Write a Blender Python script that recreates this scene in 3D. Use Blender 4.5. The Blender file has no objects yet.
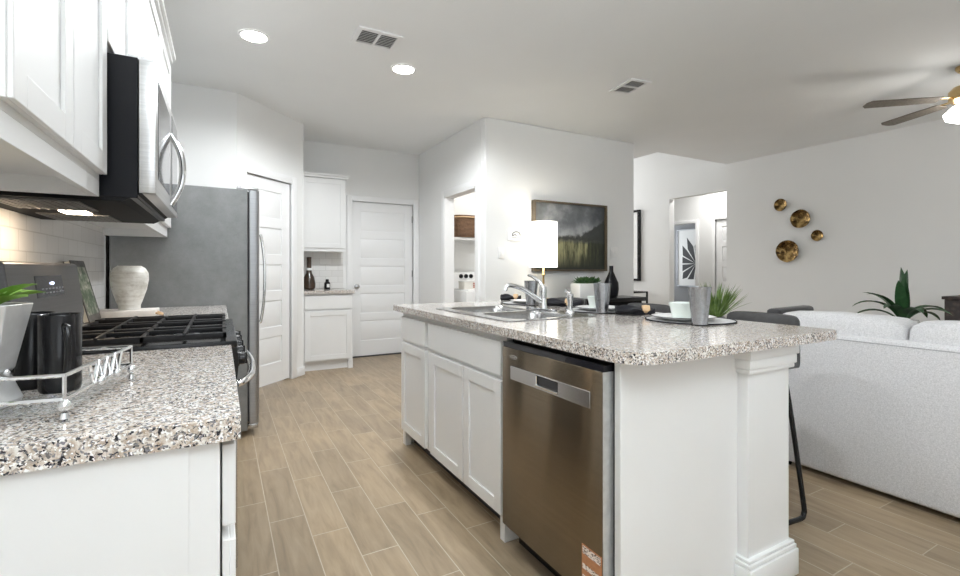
import bpy, bmesh, math, random
from mathutils import Vector, Matrix, noise
random.seed(7)
PI = math.pi
S = bpy.context.scene
COL = S.collection

# ------------------------------------------------------------------ camera
cd = bpy.data.cameras.new('camera'); cam = bpy.data.objects.new('camera', cd); COL.objects.link(cam)
cd.sensor_width = 36; cd.lens = 469.15 / 960 * 36
cd.shift_y = -18.5 / 960
cd.clip_start = .02
cam.location = (0, 0, 1.153)
cam.rotation_euler = (PI / 2, 0, -math.radians(28.86))
S.camera = cam
# ------------------------------------------------------------------ world
W = bpy.data.worlds.new('world'); S.world = W; W.use_nodes = True
bg = W.node_tree.nodes['Background']
bg.inputs[0].default_value = (.86, .93, 1, 1); bg.inputs[1].default_value = 0.8
S.view_settings.view_transform = 'Standard'; S.view_settings.look = 'None'
S.view_settings.gamma = 1; S.view_settings.use_curve_mapping = False
S.view_settings.exposure = 1.34
S.cycles.max_bounces = 10; S.cycles.diffuse_bounces = 6; S.cycles.glossy_bounces = 5
S.cycles.transmission_bounces = 8; S.cycles.sample_clamp_indirect = 4
S.cycles.caustics_reflective = False; S.cycles.caustics_refractive = False

def area(name, loc, rot, sx, sy, power, col=(1, 1, 1), spread=PI):
    l = bpy.data.lights.new(name, 'AREA'); l.shape = 'RECTANGLE'; l.size = sx; l.size_y = sy
    l.energy = power; l.color = col; l.spread = spread
    o = bpy.data.objects.new(name, l); COL.objects.link(o); o.location = loc; o.rotation_euler = rot
    return o
def spot(name, loc, power, col, size=2.6, blend=.8, r=.06):
    l = bpy.data.lights.new(name, 'SPOT'); l.energy = power; l.color = col; l.spot_size = size; l.spot_blend = blend
    l.shadow_soft_size = r
    o = bpy.data.objects.new(name, l); COL.objects.link(o); o.location = loc
    return o
def point(name, loc, power, col, r=.05):
    l = bpy.data.lights.new(name, 'POINT'); l.energy = power; l.color = col; l.shadow_soft_size = r
    o = bpy.data.objects.new(name, l); COL.objects.link(o); o.location = loc
    return o
DAY = (.93, .97, 1.0)
# daylight entering through the two windows of the wall behind the camera
for wx, pw in ((.6, 4), (5.4, 4)):
    area('window_daylight', (wx, -3.44, 1.55), (PI / 2, 0, 0), 1.7, 1.7, pw, DAY)
# daylight of the front entry (behind the end wall) and hallway
area('entry_daylight', (5.9, 7.85, 1.9), (-PI / 2, 0, 0), 1.2, 2.2, 16, (1, 1, 1))
WARM = (.94, .975, 1)
# added upward fill light behind the camera, standing in for a bounced flash
area('added_bounce_fill', (.55, -.6, 1.95), (PI, 0, 0), .8, .8, 36, (.91, .965, 1))

# ------------------------------------------------------------------ mesh helpers
class MB:
    def __init__(self, M=None): self.bm = bmesh.new(); self.M = M or Matrix()
    def v(self, p): return self.bm.verts.new(self.M @ Vector(p))
    def face(self, vs):
        try: return self.bm.faces.new(vs)
        except ValueError: return None
    def poly(self, pts): return self.face([self.v(p) for p in pts])
    def box(self, x0, x1, y0, y1, z0, z1, b=0, seg=2):
        vs = [self.v((x, y, z)) for x in (x0, x1) for y in (y0, y1) for z in (z0, z1)]
        fs = [self.face([vs[i] for i in q]) for q in ((0,1,3,2),(4,6,7,5),(0,4,5,1),(2,3,7,6),(0,2,6,4),(1,5,7,3))]
        if b:
            es = {e for f in fs for e in f.edges}
            bmesh.ops.bevel(self.bm, geom=list(es), offset=b, segments=seg, affect='EDGES', profile=.5)
        return self
    def frustum(self, a, za, b, zb):
        # a, b: (x0,x1,y0,y1) rectangles at heights za, zb
        def ring(r, z): return [self.v(p) for p in ((r[0],r[2],z),(r[1],r[2],z),(r[1],r[3],z),(r[0],r[3],z))]
        A, B = ring(a, za), ring(b, zb)
        self.face(A[::-1]); self.face(B)
        for i in range(4): self.face([A[i], A[(i+1)%4], B[(i+1)%4], B[i]])
        return self
    def lathe(self, cx, cy, prof, n=32, cap0=True, cap1=True):
        rings = []
        for r, z in prof:
            rings.append([self.v((cx + r*math.cos(2*PI*k/n), cy + r*math.sin(2*PI*k/n), z)) for k in range(n)])
        for A, B in zip(rings, rings[1:]):
            for k in range(n): self.face([A[k], A[(k+1)%n], B[(k+1)%n], B[k]])
        if cap0: self.face(rings[0][::-1])
        if cap1: self.face(rings[-1])
        return self
    def tube(self, pts, r, n=10, closed=False):
        pts = [Vector(p) for p in pts]; m = len(pts); rings = []
        rr = r if isinstance(r, (list, tuple)) else [r]*m
        t0 = None; nrm = None
        for i, p in enumerate(pts):
            a = pts[(i-1) % m] if (closed or i) else p
            c = pts[(i+1) % m] if (closed or i < m-1) else p
            t = (c-a).normalized()
            if nrm is None:
                nrm = t.orthogonal().normalized()
            else:
                nrm = (nrm - t*nrm.dot(t)).normalized()
            b = t.cross(nrm)
            rings.append([self.v(p + rr[i]*(nrm*math.cos(2*PI*k/n) + b*math.sin(2*PI*k/n))) for k in range(n)])
        prs = list(zip(rings, rings[1:])) + ([(rings[-1], rings[0])] if closed else [])
        for A, B in prs:
            for k in range(n): self.face([A[k], A[(k+1)%n], B[(k+1)%n], B[k]])
        if not closed: self.face(rings[0][::-1]); self.face(rings[-1])
        return self
    def sphere(self, c, r, n=16, sz=1):
        m = max(6, n//2)
        return self.lathe(c[0], c[1], [(max(1e-4, r*math.sin(PI*i/m)), c[2]-r*sz*math.cos(PI*i/m)) for i in range(m+1)], n)
    def prism(self, poly, z0, z1, holes=(), b=0):
        # outline (and holes) in xy extruded from z0 to z1
        ed = []; 
        def loop(pl):
            vs = [self.v((x, y, z0)) for x, y in pl]
            return [self.bm.edges.new((vs[i], vs[(i+1) % len(vs)])) for i in range(len(vs))]
        ed += loop(poly)
        for h in holes: ed += loop(h)
        r = bmesh.ops.triangle_fill(self.bm, edges=ed, use_beauty=True, use_dissolve=False)
        fs = [g for g in r['geom'] if isinstance(g, bmesh.types.BMFace)]
        e = bmesh.ops.extrude_face_region(self.bm, geom=fs)
        vs = [g for g in e['geom'] if isinstance(g, bmesh.types.BMVert)]
        d = (self.M.to_3x3() @ Vector((0, 0, z1-z0)))
        bmesh.ops.translate(self.bm, verts=vs, vec=d)
        return self
    def leaf(self, base, d, length, width, droop=.5, segs=7, fold=.25, twist=0):
        d = Vector(d).normalized(); up = Vector((0, 0, 1)); p = Vector(base); prev = None
        for i in range(segs+1):
            t = i/segs
            w = width*(math.sin(PI*min(1, .12+.88*t))**.7 if t < 1 else .0) + 1e-4
            side = d.cross(up)
            if side.length < 1e-3: side = Vector((1, 0, 0))
            side.normalize(); nr = side.cross(d)
            if twist: side = side*math.cos(twist) + nr*math.sin(twist)
            q = [self.v(p - side*w/2 + nr*w*fold), self.v(p), self.v(p + side*w/2 + nr*w*fold)]
            if prev:
                self.face([prev[0], prev[1], q[1], q[0]]); self.face([prev[1], prev[2], q[2], q[1]])
            prev = q
            p = p + d*length/segs
            d = (d + Vector((0, 0, -droop/segs))).normalized()
        return self
    def build(self, name, mat, parent=None, angle=35, bevel=0, origin=None, seg=2, subsurf=0):
        bm = self.bm
        bmesh.ops.recalc_face_normals(bm, faces=bm.faces)
        if parent is not None: o0 = Vector(WL[parent.name])
        elif origin is not None: o0 = Vector(origin)
        else:
            xs = [v.co for v in bm.verts]
            mn = [min(c[i] for c in xs) for i in range(3)]; mx = [max(c[i] for c in xs) for i in range(3)]
            o0 = Vector(((mn[0]+mx[0])/2, (mn[1]+mx[1])/2, mn[2]))
        bmesh.ops.translate(bm, verts=bm.verts, vec=-o0)
        me = bpy.data.meshes.new(name); bm.to_mesh(me); bm.free()
        for p in me.polygons: p.use_smooth = True
        me.set_sharp_from_angle(angle=math.radians(angle))
        me.materials.append(mat)
        o = bpy.data.objects.new(name, me); COL.objects.link(o)
        if parent is not None: o.parent = parent; WL[o.name] = tuple(o0)
        else: o.location = o0; WL[o.name] = tuple(o0)
        if bevel:
            m = o.modifiers.new('bevel', 'BEVEL'); m.width = bevel; m.segments = seg; m.limit_method = 'ANGLE'; m.angle_limit = math.radians(40)
            m.harden_normals = False
        if subsurf:
            m = o.modifiers.new('sub', 'SUBSURF'); m.levels = subsurf; m.render_levels = subsurf
        return o
WL = {}
def thing(name, label, cat, loc, group=None):
    o = bpy.data.objects.new(name, None); COL.objects.link(o); o.location = loc; o.empty_display_size = .1
    WL[o.name] = tuple(loc); o['label'] = label; o['category'] = cat
    if group: o['group'] = group
    return o
def tag(o, label, cat, group=None):
    o['label'] = label; o['category'] = cat
    if group: o['group'] = group
    return o
def struct(o): o['kind'] = 'structure'; return o
def dup(root, loc, label, rz=0):
    r = root.copy(); COL.objects.link(r); r.location = loc; r.rotation_euler = (0, 0, rz); r['label'] = label
    WL[r.name] = tuple(loc)
    for ch in list(root.children):
        c = ch.copy(); COL.objects.link(c); c.parent = r
        for g in list(ch.children):
            d = g.copy(); COL.objects.link(d); d.parent = c
    return r
def T(loc, rz=0): return Matrix.Translation(loc) @ Matrix.Rotation(rz, 4, 'Z')
def arc(cx, cy, r, a0, a1, n=8):
    return [(cx + r*math.cos(a0+(a1-a0)*i/n), cy + r*math.sin(a0+(a1-a0)*i/n)) for i in range(n+1)]
def rrect(x0, x1, y0, y1, r, n=6):
    rs = r if isinstance(r, (list, tuple)) else [r]*4   # order: (x0,y0),(x1,y0),(x1,y1),(x0,y1)
    return (arc(x0+rs[0], y0+rs[0], rs[0], PI, 1.5*PI, n) + arc(x1-rs[1], y0+rs[1], rs[1], 1.5*PI, 2*PI, n)
            + arc(x1-rs[2], y1-rs[2], rs[2], 0, .5*PI, n) + arc(x0+rs[3], y1-rs[3], rs[3], .5*PI, PI, n))
def smooth_path(pts, n=6):
    pts = [Vector(p) for p in pts]; out = []
    P = [pts[0]*2-pts[1]] + pts + [pts[-1]*2-pts[-2]]
    for i in range(1, len(P)-2):
        for k in range(n):
            t = k/n; a, b, c, d = P[i-1], P[i], P[i+1], P[i+2]
            out.append(.5*((2*b)+(c-a)*t+(2*a-5*b+4*c-d)*t*t+(3*b-a-3*c+d)*t**3))
    return out + [pts[-1]]

# ------------------------------------------------------------------ materials
class N:
    def __init__(self, name):
        self.m = bpy.data.materials.new(name); self.m.use_nodes = True
        self.t = self.m.node_tree; self.b = self.t.nodes['Principled BSDF']; self.tc = None
    def n(self, typ, **k):
        nd = self.t.nodes.new(typ)
        for a, b in k.items(): setattr(nd, a, b)
        return nd
    def l(self, a, b): self.t.links.new(a, b)
    def obj(self, scale=(1, 1, 1), rot=(0, 0, 0)):
        if not self.tc: self.tc = self.n('ShaderNodeTexCoord')
        mp = self.n('ShaderNodeMapping'); mp.inputs['Scale'].default_value = scale; mp.inputs['Rotation'].default_value = rot
        self.l(self.tc.outputs['Object'], mp.inputs[0]); return mp.outputs[0]
    def noise(self, vec, scale, detail=3, rough=.5, dist=0):
        nd = self.n('ShaderNodeTexNoise'); nd.inputs['Scale'].default_value = scale; nd.inputs['Detail'].default_value = detail
        nd.inputs['Roughness'].default_value = rough; nd.inputs['Distortion'].default_value = dist
        self.l(vec, nd.inputs['Vector']); return nd
    def ramp(self, fac, stops, interp='LINEAR'):
        r = self.n('ShaderNodeValToRGB'); r.color_ramp.interpolation = interp
        e = r.color_ramp.elements
        while len(e) < len(stops): e.new(.5)
        for x, (p, c) in zip(e, stops): x.position = p; x.color = (*c, 1) if len(c) == 3 else c
        self.l(fac, r.inputs[0]); return r.outputs[0]
    def math(self, op, a, b=None, c=None):
        m = self.n('ShaderNodeMath', operation=op)
        for i, x in enumerate((a, b, c)):
            if x is None: continue
            if isinstance(x, (int, float)): m.inputs[i].default_value = x
            else: self.l(x, m.inputs[i])
        return m.outputs[0]
    def mix(self, fac, a, b, mode='MIX'):
        m = self.n('ShaderNodeMix', data_type='RGBA', blend_type=mode)
        for s, x in ((0, fac), (6, a), (7, b)):
            if isinstance(x, (int, float)): m.inputs[s].default_value = x
            elif isinstance(x, tuple): m.inputs[s].default_value = (*x, 1)
            else: self.l(x, m.inputs[s])
        return m.outputs[2]
    def set(self, **k):
        mp = dict(col='Base Color', rough='Roughness', metal='Metallic', trans='Transmission Weight', ior='IOR',
                  emis='Emission Color', es='Emission Strength', aniso='Anisotropic', sheen='Sheen Weight', coat='Coat Weight', spec='Specular IOR Level', sss='Subsurface Weight', alpha='Alpha')
        for a, x in k.items():
            i = self.b.inputs[mp[a]]
            if isinstance(x, tuple): i.default_value = (*x, 1)
            elif isinstance(x, (int, float)): i.default_value = x
            else: self.l(x, i)
        return self
    def bump(self, h, strength=.2, dist=.002):
        b = self.n('ShaderNodeBump'); b.inputs['Strength'].default_value = strength; b.inputs['Distance'].default_value = dist
        self.l(h, b.inputs['Height']); self.l(b.outputs[0], self.b.inputs['Normal']); return self

def plain(name, col, rough=.5, metal=0, var=.04, scale=8, bump=0, **k):
    a = N(name); v = a.obj(); nz = a.noise(v, scale, 3)
    c2 = tuple(max(0, min(1, x*(1-var))) for x in col); c1 = tuple(max(0, min(1, x*(1+var))) for x in col)
    a.set(col=a.ramp(nz.outputs[0], [(.3, c2), (.7, c1)]), rough=rough, metal=metal, **k)
    if bump:
        b = a.noise(v, 220, 2); a.bump(b.outputs[0], bump, .001)
    return a.m

M = {}
M['wall'] = plain('wall paint', (.825, .83, .825), .75, var=.01, scale=2, bump=.12)
M['ceiling'] = plain('ceiling paint', (.875, .89, .895), .85, var=.01, scale=2, bump=.12)
M['greywall'] = plain('grey accent wall paint', (.24, .245, .255), .7, var=.01, bump=.1)
M['white'] = plain('white lacquer', (.80, .805, .805), .32, var=.01, scale=3)
M['trim'] = plain('white trim paint', (.86, .865, .87), .38, var=.01, scale=3)
M['inside'] = plain('cabinet underside', (.74, .73, .71), .5, var=.02)
M['black'] = plain('black enamel', (.012, .012, .013), .22, var=.1, spec=.35)
M['blackplastic'] = plain('black plastic', (.006, .0065, .009), .3, var=.1, spec=.2)
M['castiron'] = plain('cast iron', (.008, .008, .009), .5, spec=.25, var=.2, scale=60)
M['dark_leather'] = plain('charcoal leather', (.045, .044, .045), .42, var=.15, scale=40, bump=.2)
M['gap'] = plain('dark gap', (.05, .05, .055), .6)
M['chrome'] = plain('chrome', (.80, .81, .82), .08, 1, var=.02)
M['chrome_soft'] = plain('satin nickel', (.50, .50, .50), .25, 1, var=.04)
M['brass'] = plain('brass', (.75, .55, .28), .25, 1, var=.05)
M['pewter'] = plain('galvanised silver', (.42, .43, .45), .30, 1, var=.10, scale=40)
M['hammered'] = plain('brushed pewter cup', (.40, .41, .43), .27, 1, var=.12, scale=60, bump=.1)
M['mat'] = plain('silver grey woven mat', (.50, .50, .50), .5, var=.15, scale=90)
M['galv'] = plain('galvanised sheet', (.62, .625, .63), .35, .6, var=.10, scale=30)
M['filter'] = plain('dark mesh filter', (.20, .19, .18), .4, .8)
M['pan'] = plain('matt black pan', (.012, .012, .013), .6, spec=.12)
M['mint'] = plain('mint glaze', (.76, .82, .78), .2, var=.02)
M['china'] = plain('white china', (.85, .85, .84), .15, var=.01)
M['blackcloth'] = plain('black linen', (.012, .012, .016), .9, var=.2, scale=80, bump=.3)
M['wood_ring'] = plain('pale wood', (.62, .42, .24), .5, var=.15, scale=30)
M['soil'] = plain('soil', (.04, .03, .02), .95, var=.3, scale=60)
M['glass'] = N('clear acrylic').set(col=(.75, .78, .78), rough=.03, alpha=.16).m
M['lightdisc'] = N('lit diffuser').set(col=(1, 1, 1), emis=(1, .96, .9), es=9.0).m
M['shade'] = N('lit lamp shade').set(col=(.95, .92, .85), rough=.8, emis=(1, .95, .86), es=.7).m
M['fan_glass'] = N('lit glass bowl').set(col=(1, 1, 1), emis=(1, .97, .92), es=5.0).m
M['mwlamp'] = N('lit lens').set(col=(1, 1, 1), emis=(1, .86, .66), es=10.0).m
M['led'] = N('display dot').set(col=(.1, .1, .3), emis=(.55, .65, 1), es=2.5).m
M['black_glass'] = plain('black glass', (.02, .02, .025), .06, var=.05)

def stainless(name, col, rough, axis='Z', scale=(2, 2, 260), aniso=0, metal=1, arot=0):
    a = N(name); v = a.obj(scale); nz = a.noise(v, 1.0, 2)
    lo = tuple(x*.93 for x in col); hi = tuple(min(1, x*1.05) for x in col)
    a.set(col=a.ramp(nz.outputs[0], [(.35, lo), (.65, hi)]), rough=rough, metal=metal)
    if aniso:
        tg = a.n('ShaderNodeCombineXYZ'); tg.inputs[2].default_value = 1; a.set(aniso=aniso); a.b.inputs['Anisotropic Rotation'].default_value = arot; a.l(tg.outputs[0], a.b.inputs['Tangent'])
    a.bump(nz.outputs[0], .05, .0005)
    return a.m
M['steel'] = stainless('brushed stainless', (.56, .56, .57), .27, aniso=.5)
M['steel_dw'] = stainless('bronze toned stainless', (.25, .205, .15), .23, aniso=1.0, arot=0)
M['steel_fridge'] = stainless('fridge door stainless', (.36, .365, .375), .34)
M['steel_mw'] = stainless('microwave stainless', (.62, .62, .62), .3)
M['sinksteel'] = stainless('sink stainless', (.46, .46, .46), .2, scale=(40, 2, 40))
M['stovesteel'] = stainless('dark slate stainless', (.13, .13, .135), .36, metal=.8)
a = N('textured grey fridge side'); v = a.obj(); nz = a.noise(v, 150, 3); n2 = a.noise(v, 9, 5, .65)
a.set(col=a.mix(.6, a.ramp(nz.outputs[0], [(.3, (.20, .205, .205)), (.7, (.25, .255, .255))]), a.ramp(n2.outputs[0], [(.3, (.175, .18, .18)), (.7, (.275, .28, .28))])), rough=.36, metal=.5)
a.bump(nz.outputs[0], .12, .0006); M['fridge_side'] = a.m

# granite
def granite(name, warm):
    a = N(name); v = a.obj()
    wob = a.noise(v, 110, 3)
    mixv = a.n('ShaderNodeMix', data_type='VECTOR'); mixv.inputs[0].default_value = .012
    a.l(v, mixv.inputs[4]); a.l(wob.outputs['Color'], mixv.inputs[5])
    def cells(sc):
        vo = a.n('ShaderNodeTexVoronoi'); vo.inputs['Scale'].default_value = sc; a.l(mixv.outputs[1], vo.inputs['Vector'])
        sp = a.n('ShaderNodeSeparateColor'); a.l(vo.outputs['Color'], sp.inputs[0]); return sp.outputs[0]
    big = a.noise(v, 16, 4)
    base = a.ramp(a.noise(v, 75, 5, .7).outputs[0], [(.34, (.38, .295, .225)), (.46, (.56, .475, .40)), (.6, (.78, .755, .72))])
    c1 = a.ramp(cells(245), [(0, (.02, .02, .025)), (.07, (.15, .14, .14)), (.15, (.38, .33, .29)), (.28, (.5, .5, .5))], 'CONSTANT')
    m1 = a.ramp(cells(245), [(0, (1, 1, 1)), (.28, (0, 0, 0))], 'CONSTANT')
    r1 = a.mix(m1, base, c1)
    c2 = a.ramp(cells(360), [(0, (.03, .03, .04)), (.06, (.22, .22, .24)), (.15, (.9, .9, .9))], 'CONSTANT')
    m2 = a.ramp(cells(360), [(0, (1, 1, 1)), (.26, (0, 0, 0))], 'CONSTANT')
    a.set(col=a.mix(m2, r1, c2), rough=.1, spec=.5)
    return a.m
M['granite'] = granite('speckled granite', True)

# wood look plank tile
a = N('plank tile floor'); v = a.obj(); sp = a.n('ShaderNodeSeparateXYZ'); a.l(v, sp.inputs[0])
PW, PL = .1525, .61
rx = a.math('DIVIDE', a.math('ADD', sp.outputs[0], 20*PW + .114), PW); row = a.math('FLOOR', rx); fx = a.math('FRACT', rx)
wn = a.n('ShaderNodeTexWhiteNoise', noise_dimensions='1D'); a.l(row, wn.inputs['W'])
ly = a.math('ADD', a.math('DIVIDE', a.math('ADD', sp.outputs[1], 30), PL), a.math('ADD', a.math('MULTIPLY', row, .36), a.math('MULTIPLY', wn.outputs[0], .22)))
colm = a.math('FLOOR', ly); fy = a.math('FRACT', ly)
cmb = a.n('ShaderNodeCombineXYZ'); a.l(row, cmb.inputs[0]); a.l(colm, cmb.inputs[1])
wb = a.n('ShaderNodeTexWhiteNoise', noise_dimensions='2D'); a.l(cmb.outputs[0], wb.inputs['Vector'])
ex = a.math('MULTIPLY', a.math('MINIMUM', fx, a.math('SUBTRACT', 1, fx)), PW)
ey = a.math('MULTIPLY', a.math('MINIMUM', fy, a.math('SUBTRACT', 1, fy)), PL)
edge = a.math('MINIMUM', ex, ey); grout = a.math('LESS_THAN', edge, .0021)
cm2 = a.n('ShaderNodeCombineXYZ'); a.l(a.math('ADD', sp.outputs[0], a.math('MULTIPLY', wb.outputs[0], 9)), cm2.inputs[0]); a.l(a.math('MULTIPLY', sp.outputs[1], .12), cm2.inputs[1])
g1 = a.noise(cm2.outputs[0], 26, 6, .6, .6); g2 = a.noise(v, 2.6, 3)
grain = a.ramp(g1.outputs[0], [(.3, (.26, .195, .125)), (.5, (.345, .262, .168)), (.72, (.412, .32, .212))])
tone = a.ramp(wb.outputs[0], [(0, (.86, .86, .87)), (1, (1.08, 1.07, 1.06))])
wood = a.mix(1.0, grain, tone, 'MULTIPLY')
cl = a.ramp(g2.outputs[0], [(.35, (.93, .93, .94)), (.65, (1.04, 1.03, 1.02))]); wood = a.mix(1.0, wood, cl, 'MULTIPLY')
a.set(col=a.mix(grout, wood, (.52, .45, .35)), rough=a.math('ADD', .34, a.math('MULTIPLY', grout, .4)))
a.bump(a.math('MINIMUM', edge, .004), .35, .6); M['floor'] = a.m

# subway tile (tiles run along the object's local X or Y plane, height is Z)
def subway(name, horiz):
    a = N(name); v = a.obj(); sp = a.n('ShaderNodeSeparateXYZ'); a.l(v, sp.inputs[0])
    cb = a.n('ShaderNodeCombineXYZ'); a.l(sp.outputs[horiz], cb.inputs[0]); a.l(sp.outputs[2], cb.inputs[1])
    br = a.n('ShaderNodeTexBrick'); a.l(cb.outputs[0], br.inputs[0]); br.inputs['Scale'].default_value = 1
    br.inputs['Brick Width'].default_value = .152; br.inputs['Row Height'].default_value = .076; br.inputs['Mortar Size'].default_value = .0022
    br.inputs['Color1'].default_value = (.80, .795, .78, 1); br.inputs['Color2'].default_value = (.74, .735, .72, 1); br.inputs['Mortar'].default_value = (.62, .61, .59, 1)
    a.set(col=br.outputs[0], rough=.12); inv = a.math('SUBTRACT', 1, br.outputs['Fac']); a.bump(inv, .5, .002); return a.m
M['tile_y'] = subway('glazed subway tile long wall', 1); M['tile_x'] = subway('glazed subway tile nook', 0)

def fabric(name, c, scale=260):
    a = N(name); v = a.obj(); n1 = a.noise(v, scale, 3, .6); n2 = a.noise(v, 70, 4, .8)
    col = a.mix(.5, a.ramp(n1.outputs[0], [(.3, tuple(x*.66 for x in c)), (.7, tuple(min(1, x*1.22) for x in c))]),
                a.ramp(n2.outputs[0], [(.35, tuple(x*.84 for x in c)), (.65, tuple(min(1, x*1.12) for x in c))]))
    a.set(col=col, rough=.95, sheen=.2); a.bump(n1.outputs[0], .5, .002); return a.m
M['sofa'] = fabric('woven light grey fabric', (.66, .655, .665), 170); M['sofa_seam'] = fabric('seam thread', (.40, .40, .42)); M['armchair'] = fabric('charcoal fabric', (.07, .07, .075))
def leafmat(name, c1, c2):
    a = N(name); v = a.obj(); n1 = a.noise(v, 25, 3)
    a.set(col=a.ramp(n1.outputs[0], [(.3, c1), (.7, c2)]), rough=.4); return a.m
M['leaf'] = leafmat('bright leaf', (.14, .30, .04), (.34, .54, .12)); M['fern'] = leafmat('fern blade', (.08, .16, .03), (.22, .33, .08))
M['dracaena'] = leafmat('dark strap leaf', (.010, .045, .014), (.03, .10, .03)); M['succulent'] = leafmat('succulent leaf', (.03, .09, .03), (.10, .22, .07))
a = N('crackled ceramic'); v = a.obj(); n1 = a.noise(v, 14, 6, .7); n2 = a.noise(a.obj((6, 6, 30)), 2, 4)
c = a.mix(.5, a.ramp(n1.outputs[0], [(.38, (.44, .41, .35)), (.5, (.70, .69, .64)), (.62, (.80, .79, .76))]), a.ramp(n2.outputs[0], [(.35, (.50, .47, .42)), (.55, (.78, .77, .74))]))
a.set(col=c, rough=.45); a.bump(n1.outputs[0], .4, .004); M['vase'] = a.m
a = N('wicker'); v = a.obj(); wv = a.n('ShaderNodeTexWave', wave_type='BANDS', bands_direction='Z'); wv.inputs['Scale'].default_value = 18; wv.inputs['Distortion'].default_value = 2.5; wv.inputs['Detail Scale'].default_value = 6; a.l(v, wv.inputs[0])
a.set(col=a.ramp(wv.outputs[0], [(.2, (.07, .035, .018)), (.7, (.27, .15, .08))]), rough=.7); a.bump(wv.outputs[0], .8, .01); M['wicker'] = a.m
a = N('dark carved wood'); v = a.obj(); vo = a.n('ShaderNodeTexVoronoi'); vo.inputs['Scale'].default_value = 22; a.l(v, vo.inputs[0])
a.set(col=a.ramp(vo.outputs[0], [(0, (.09, .06, .05)), (.5, (.03, .022, .02))]), rough=.5); a.bump(vo.outputs[0], .6, .006); M['carved'] = a.m
a = N('hammered antique gold'); v = a.obj(); vo = a.n('ShaderNodeTexVoronoi'); vo.inputs['Scale'].default_value = 26; a.l(v, vo.inputs[0]); nz = a.noise(v, 12, 4)
a.set(col=a.ramp(nz.outputs[0], [(.36, (.05, .03, .014)), (.52, (.22, .14, .055)), (.68, (.60, .42, .18))]), rough=.2, metal=1); a.bump(vo.outputs[0], .5, .01); M['gold'] = a.m
a = N('weathered brown wood'); v = a.obj((1, 1, .2)); nz = a.noise(v, 60, 5); a.set(col=a.ramp(nz.outputs[0], [(.3, (.10, .085, .07)), (.7, (.19, .165, .135))]), rough=.5); M['fanwood'] = a.m
# landscape canvas: local X along the picture, Z up, origin at lower middle
a = N('misty landscape painting'); v = a.obj(); sp = a.n('ShaderNodeSeparateXYZ'); a.l(v, sp.inputs[0])
zz = a.math('DIVIDE', sp.outputs[2], .78); xx = sp.outputs[0]
n1 = a.noise(v, 2.6, 5, .6); n2 = a.noise(a.obj((8, 1, 1.1)), 1.8, 6, .7); n3 = a.noise(v, 6, 6, .65); n4 = a.noise(v, 14, 4, .6)
glow = a.math('ABSOLUTE', a.math('SUBTRACT', xx, -.08))
skyf = a.math('ADD', a.math('SUBTRACT', n1.outputs[0], a.math('MULTIPLY', glow, .35)), a.math('MULTIPLY', a.math('SUBTRACT', .75, zz), .35))
sky = a.ramp(skyf, [(.20, (.06, .068, .075)), (.40, (.17, .18, .19)), (.62, (.46, .47, .475))])
ff = a.math('SUBTRACT', a.math('ADD', n2.outputs[0], .08), a.math('MULTIPLY', a.math('ABSOLUTE', a.math('SUBTRACT', xx, -.12)), .42))
fieldc = a.ramp(ff, [(.28, (.018, .022, .014)), (.44, (.07, .075, .035)), (.60, (.40, .38, .20))])
tt = a.math('ADD', .36, a.math('ADD', a.math('MULTIPLY', n3.outputs[0], .30), a.math('MULTIPLY', a.math('MAXIMUM', a.math('SUBTRACT', xx, .15), 0), .75)))
tree = a.math('MULTIPLY', a.n('ShaderNodeClamp').outputs[0], 1)
def sstep(x, k):
    c_ = a.n('ShaderNodeClamp'); a.l(a.math('MULTIPLY', x, k), c_.inputs[0]); return c_.outputs[0]
tree = a.math('MULTIPLY', sstep(a.math('SUBTRACT', tt, zz), 22), sstep(a.math('SUBTRACT', zz, a.math('ADD', .32, a.math('MULTIPLY', n4.outputs[0], .12))), 14))
soft = sstep(a.math('SUBTRACT', zz, a.math('ADD', .34, a.math('MULTIPLY', n4.outputs[0], .12))), 9)
low = a.mix(a.ramp(zz, [(.02, (1, 1, 1)), (.24, (0, 0, 0))]), fieldc, (.025, .03, .022))
c = a.mix(soft, low, sky); c = a.mix(a.math('MULTIPLY', tree, .9), c, (.022, .026, .022))
a.set(col=c, rough=.55); M['painting'] = a.m
M['frame_dark'] = plain('dark gilt frame', (.13, .10, .065), .4, .3, var=.2)
M['paper'] = plain('art paper', (.82, .82, .81), .6, var=.01)
M['ink'] = plain('black ink', (.012, .013, .016), .5)
M['mirror'] = plain('pale framed canvas', (.80, .80, .79), .4, var=.03)
M['label_orange'] = plain('orange printed label', (.46, .20, .09), .5, var=.15, scale=60)
a = N('white printed label'); v = a.obj((1, 130, 260)); nz = a.noise(v, 1.0, 1); v2 = a.obj((1, 1, 55)); wv = a.noise(v2, 1.0, 0)
a.set(col=a.ramp(nz.outputs[0], [(0, (.10, .06, .05)), (.44, (.84, .76, .70))], 'CONSTANT'), rough=.5); M['label_white'] = a.m
M['redbrown'] = plain('red brown label', (.36, .10, .06), .5)
M['cream'] = plain('cream box card', (.74, .72, .67), .6)
M['lightwood'] = plain('whitewashed board', (.74, .70, .66), .55, var=.1, scale=20)
M['grille'] = plain('vent louvre', (.74, .74, .73), .5)
M['ventdark'] = plain('vent shadow box', (.10, .10, .10), .8)
M['bookcover'] = plain('dark photo cover', (.06, .055, .05), .35, var=.9, scale=25)
a = N('cover photograph'); v = a.obj(); nz = a.noise(v, 22, 4, .7)
a.set(col=a.ramp(nz.outputs[0], [(.36, (.03, .03, .025)), (.48, (.06, .12, .05)), (.58, (.35, .33, .28)), (.68, (.75, .74, .70))]), rough=.3); M['bookpic'] = a.m
M['pages'] = plain('book pages', (.72, .68, .58), .8)
M['washer'] = plain('white appliance enamel', (.82, .83, .84), .25, var=.01)
M['art_bottle'] = plain('brown glass bottle', (.045, .025, .015), .15, var=.3)
M['pot_grey'] = plain('grey stone pot', (.30, .30, .30), .6, var=.15)
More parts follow.
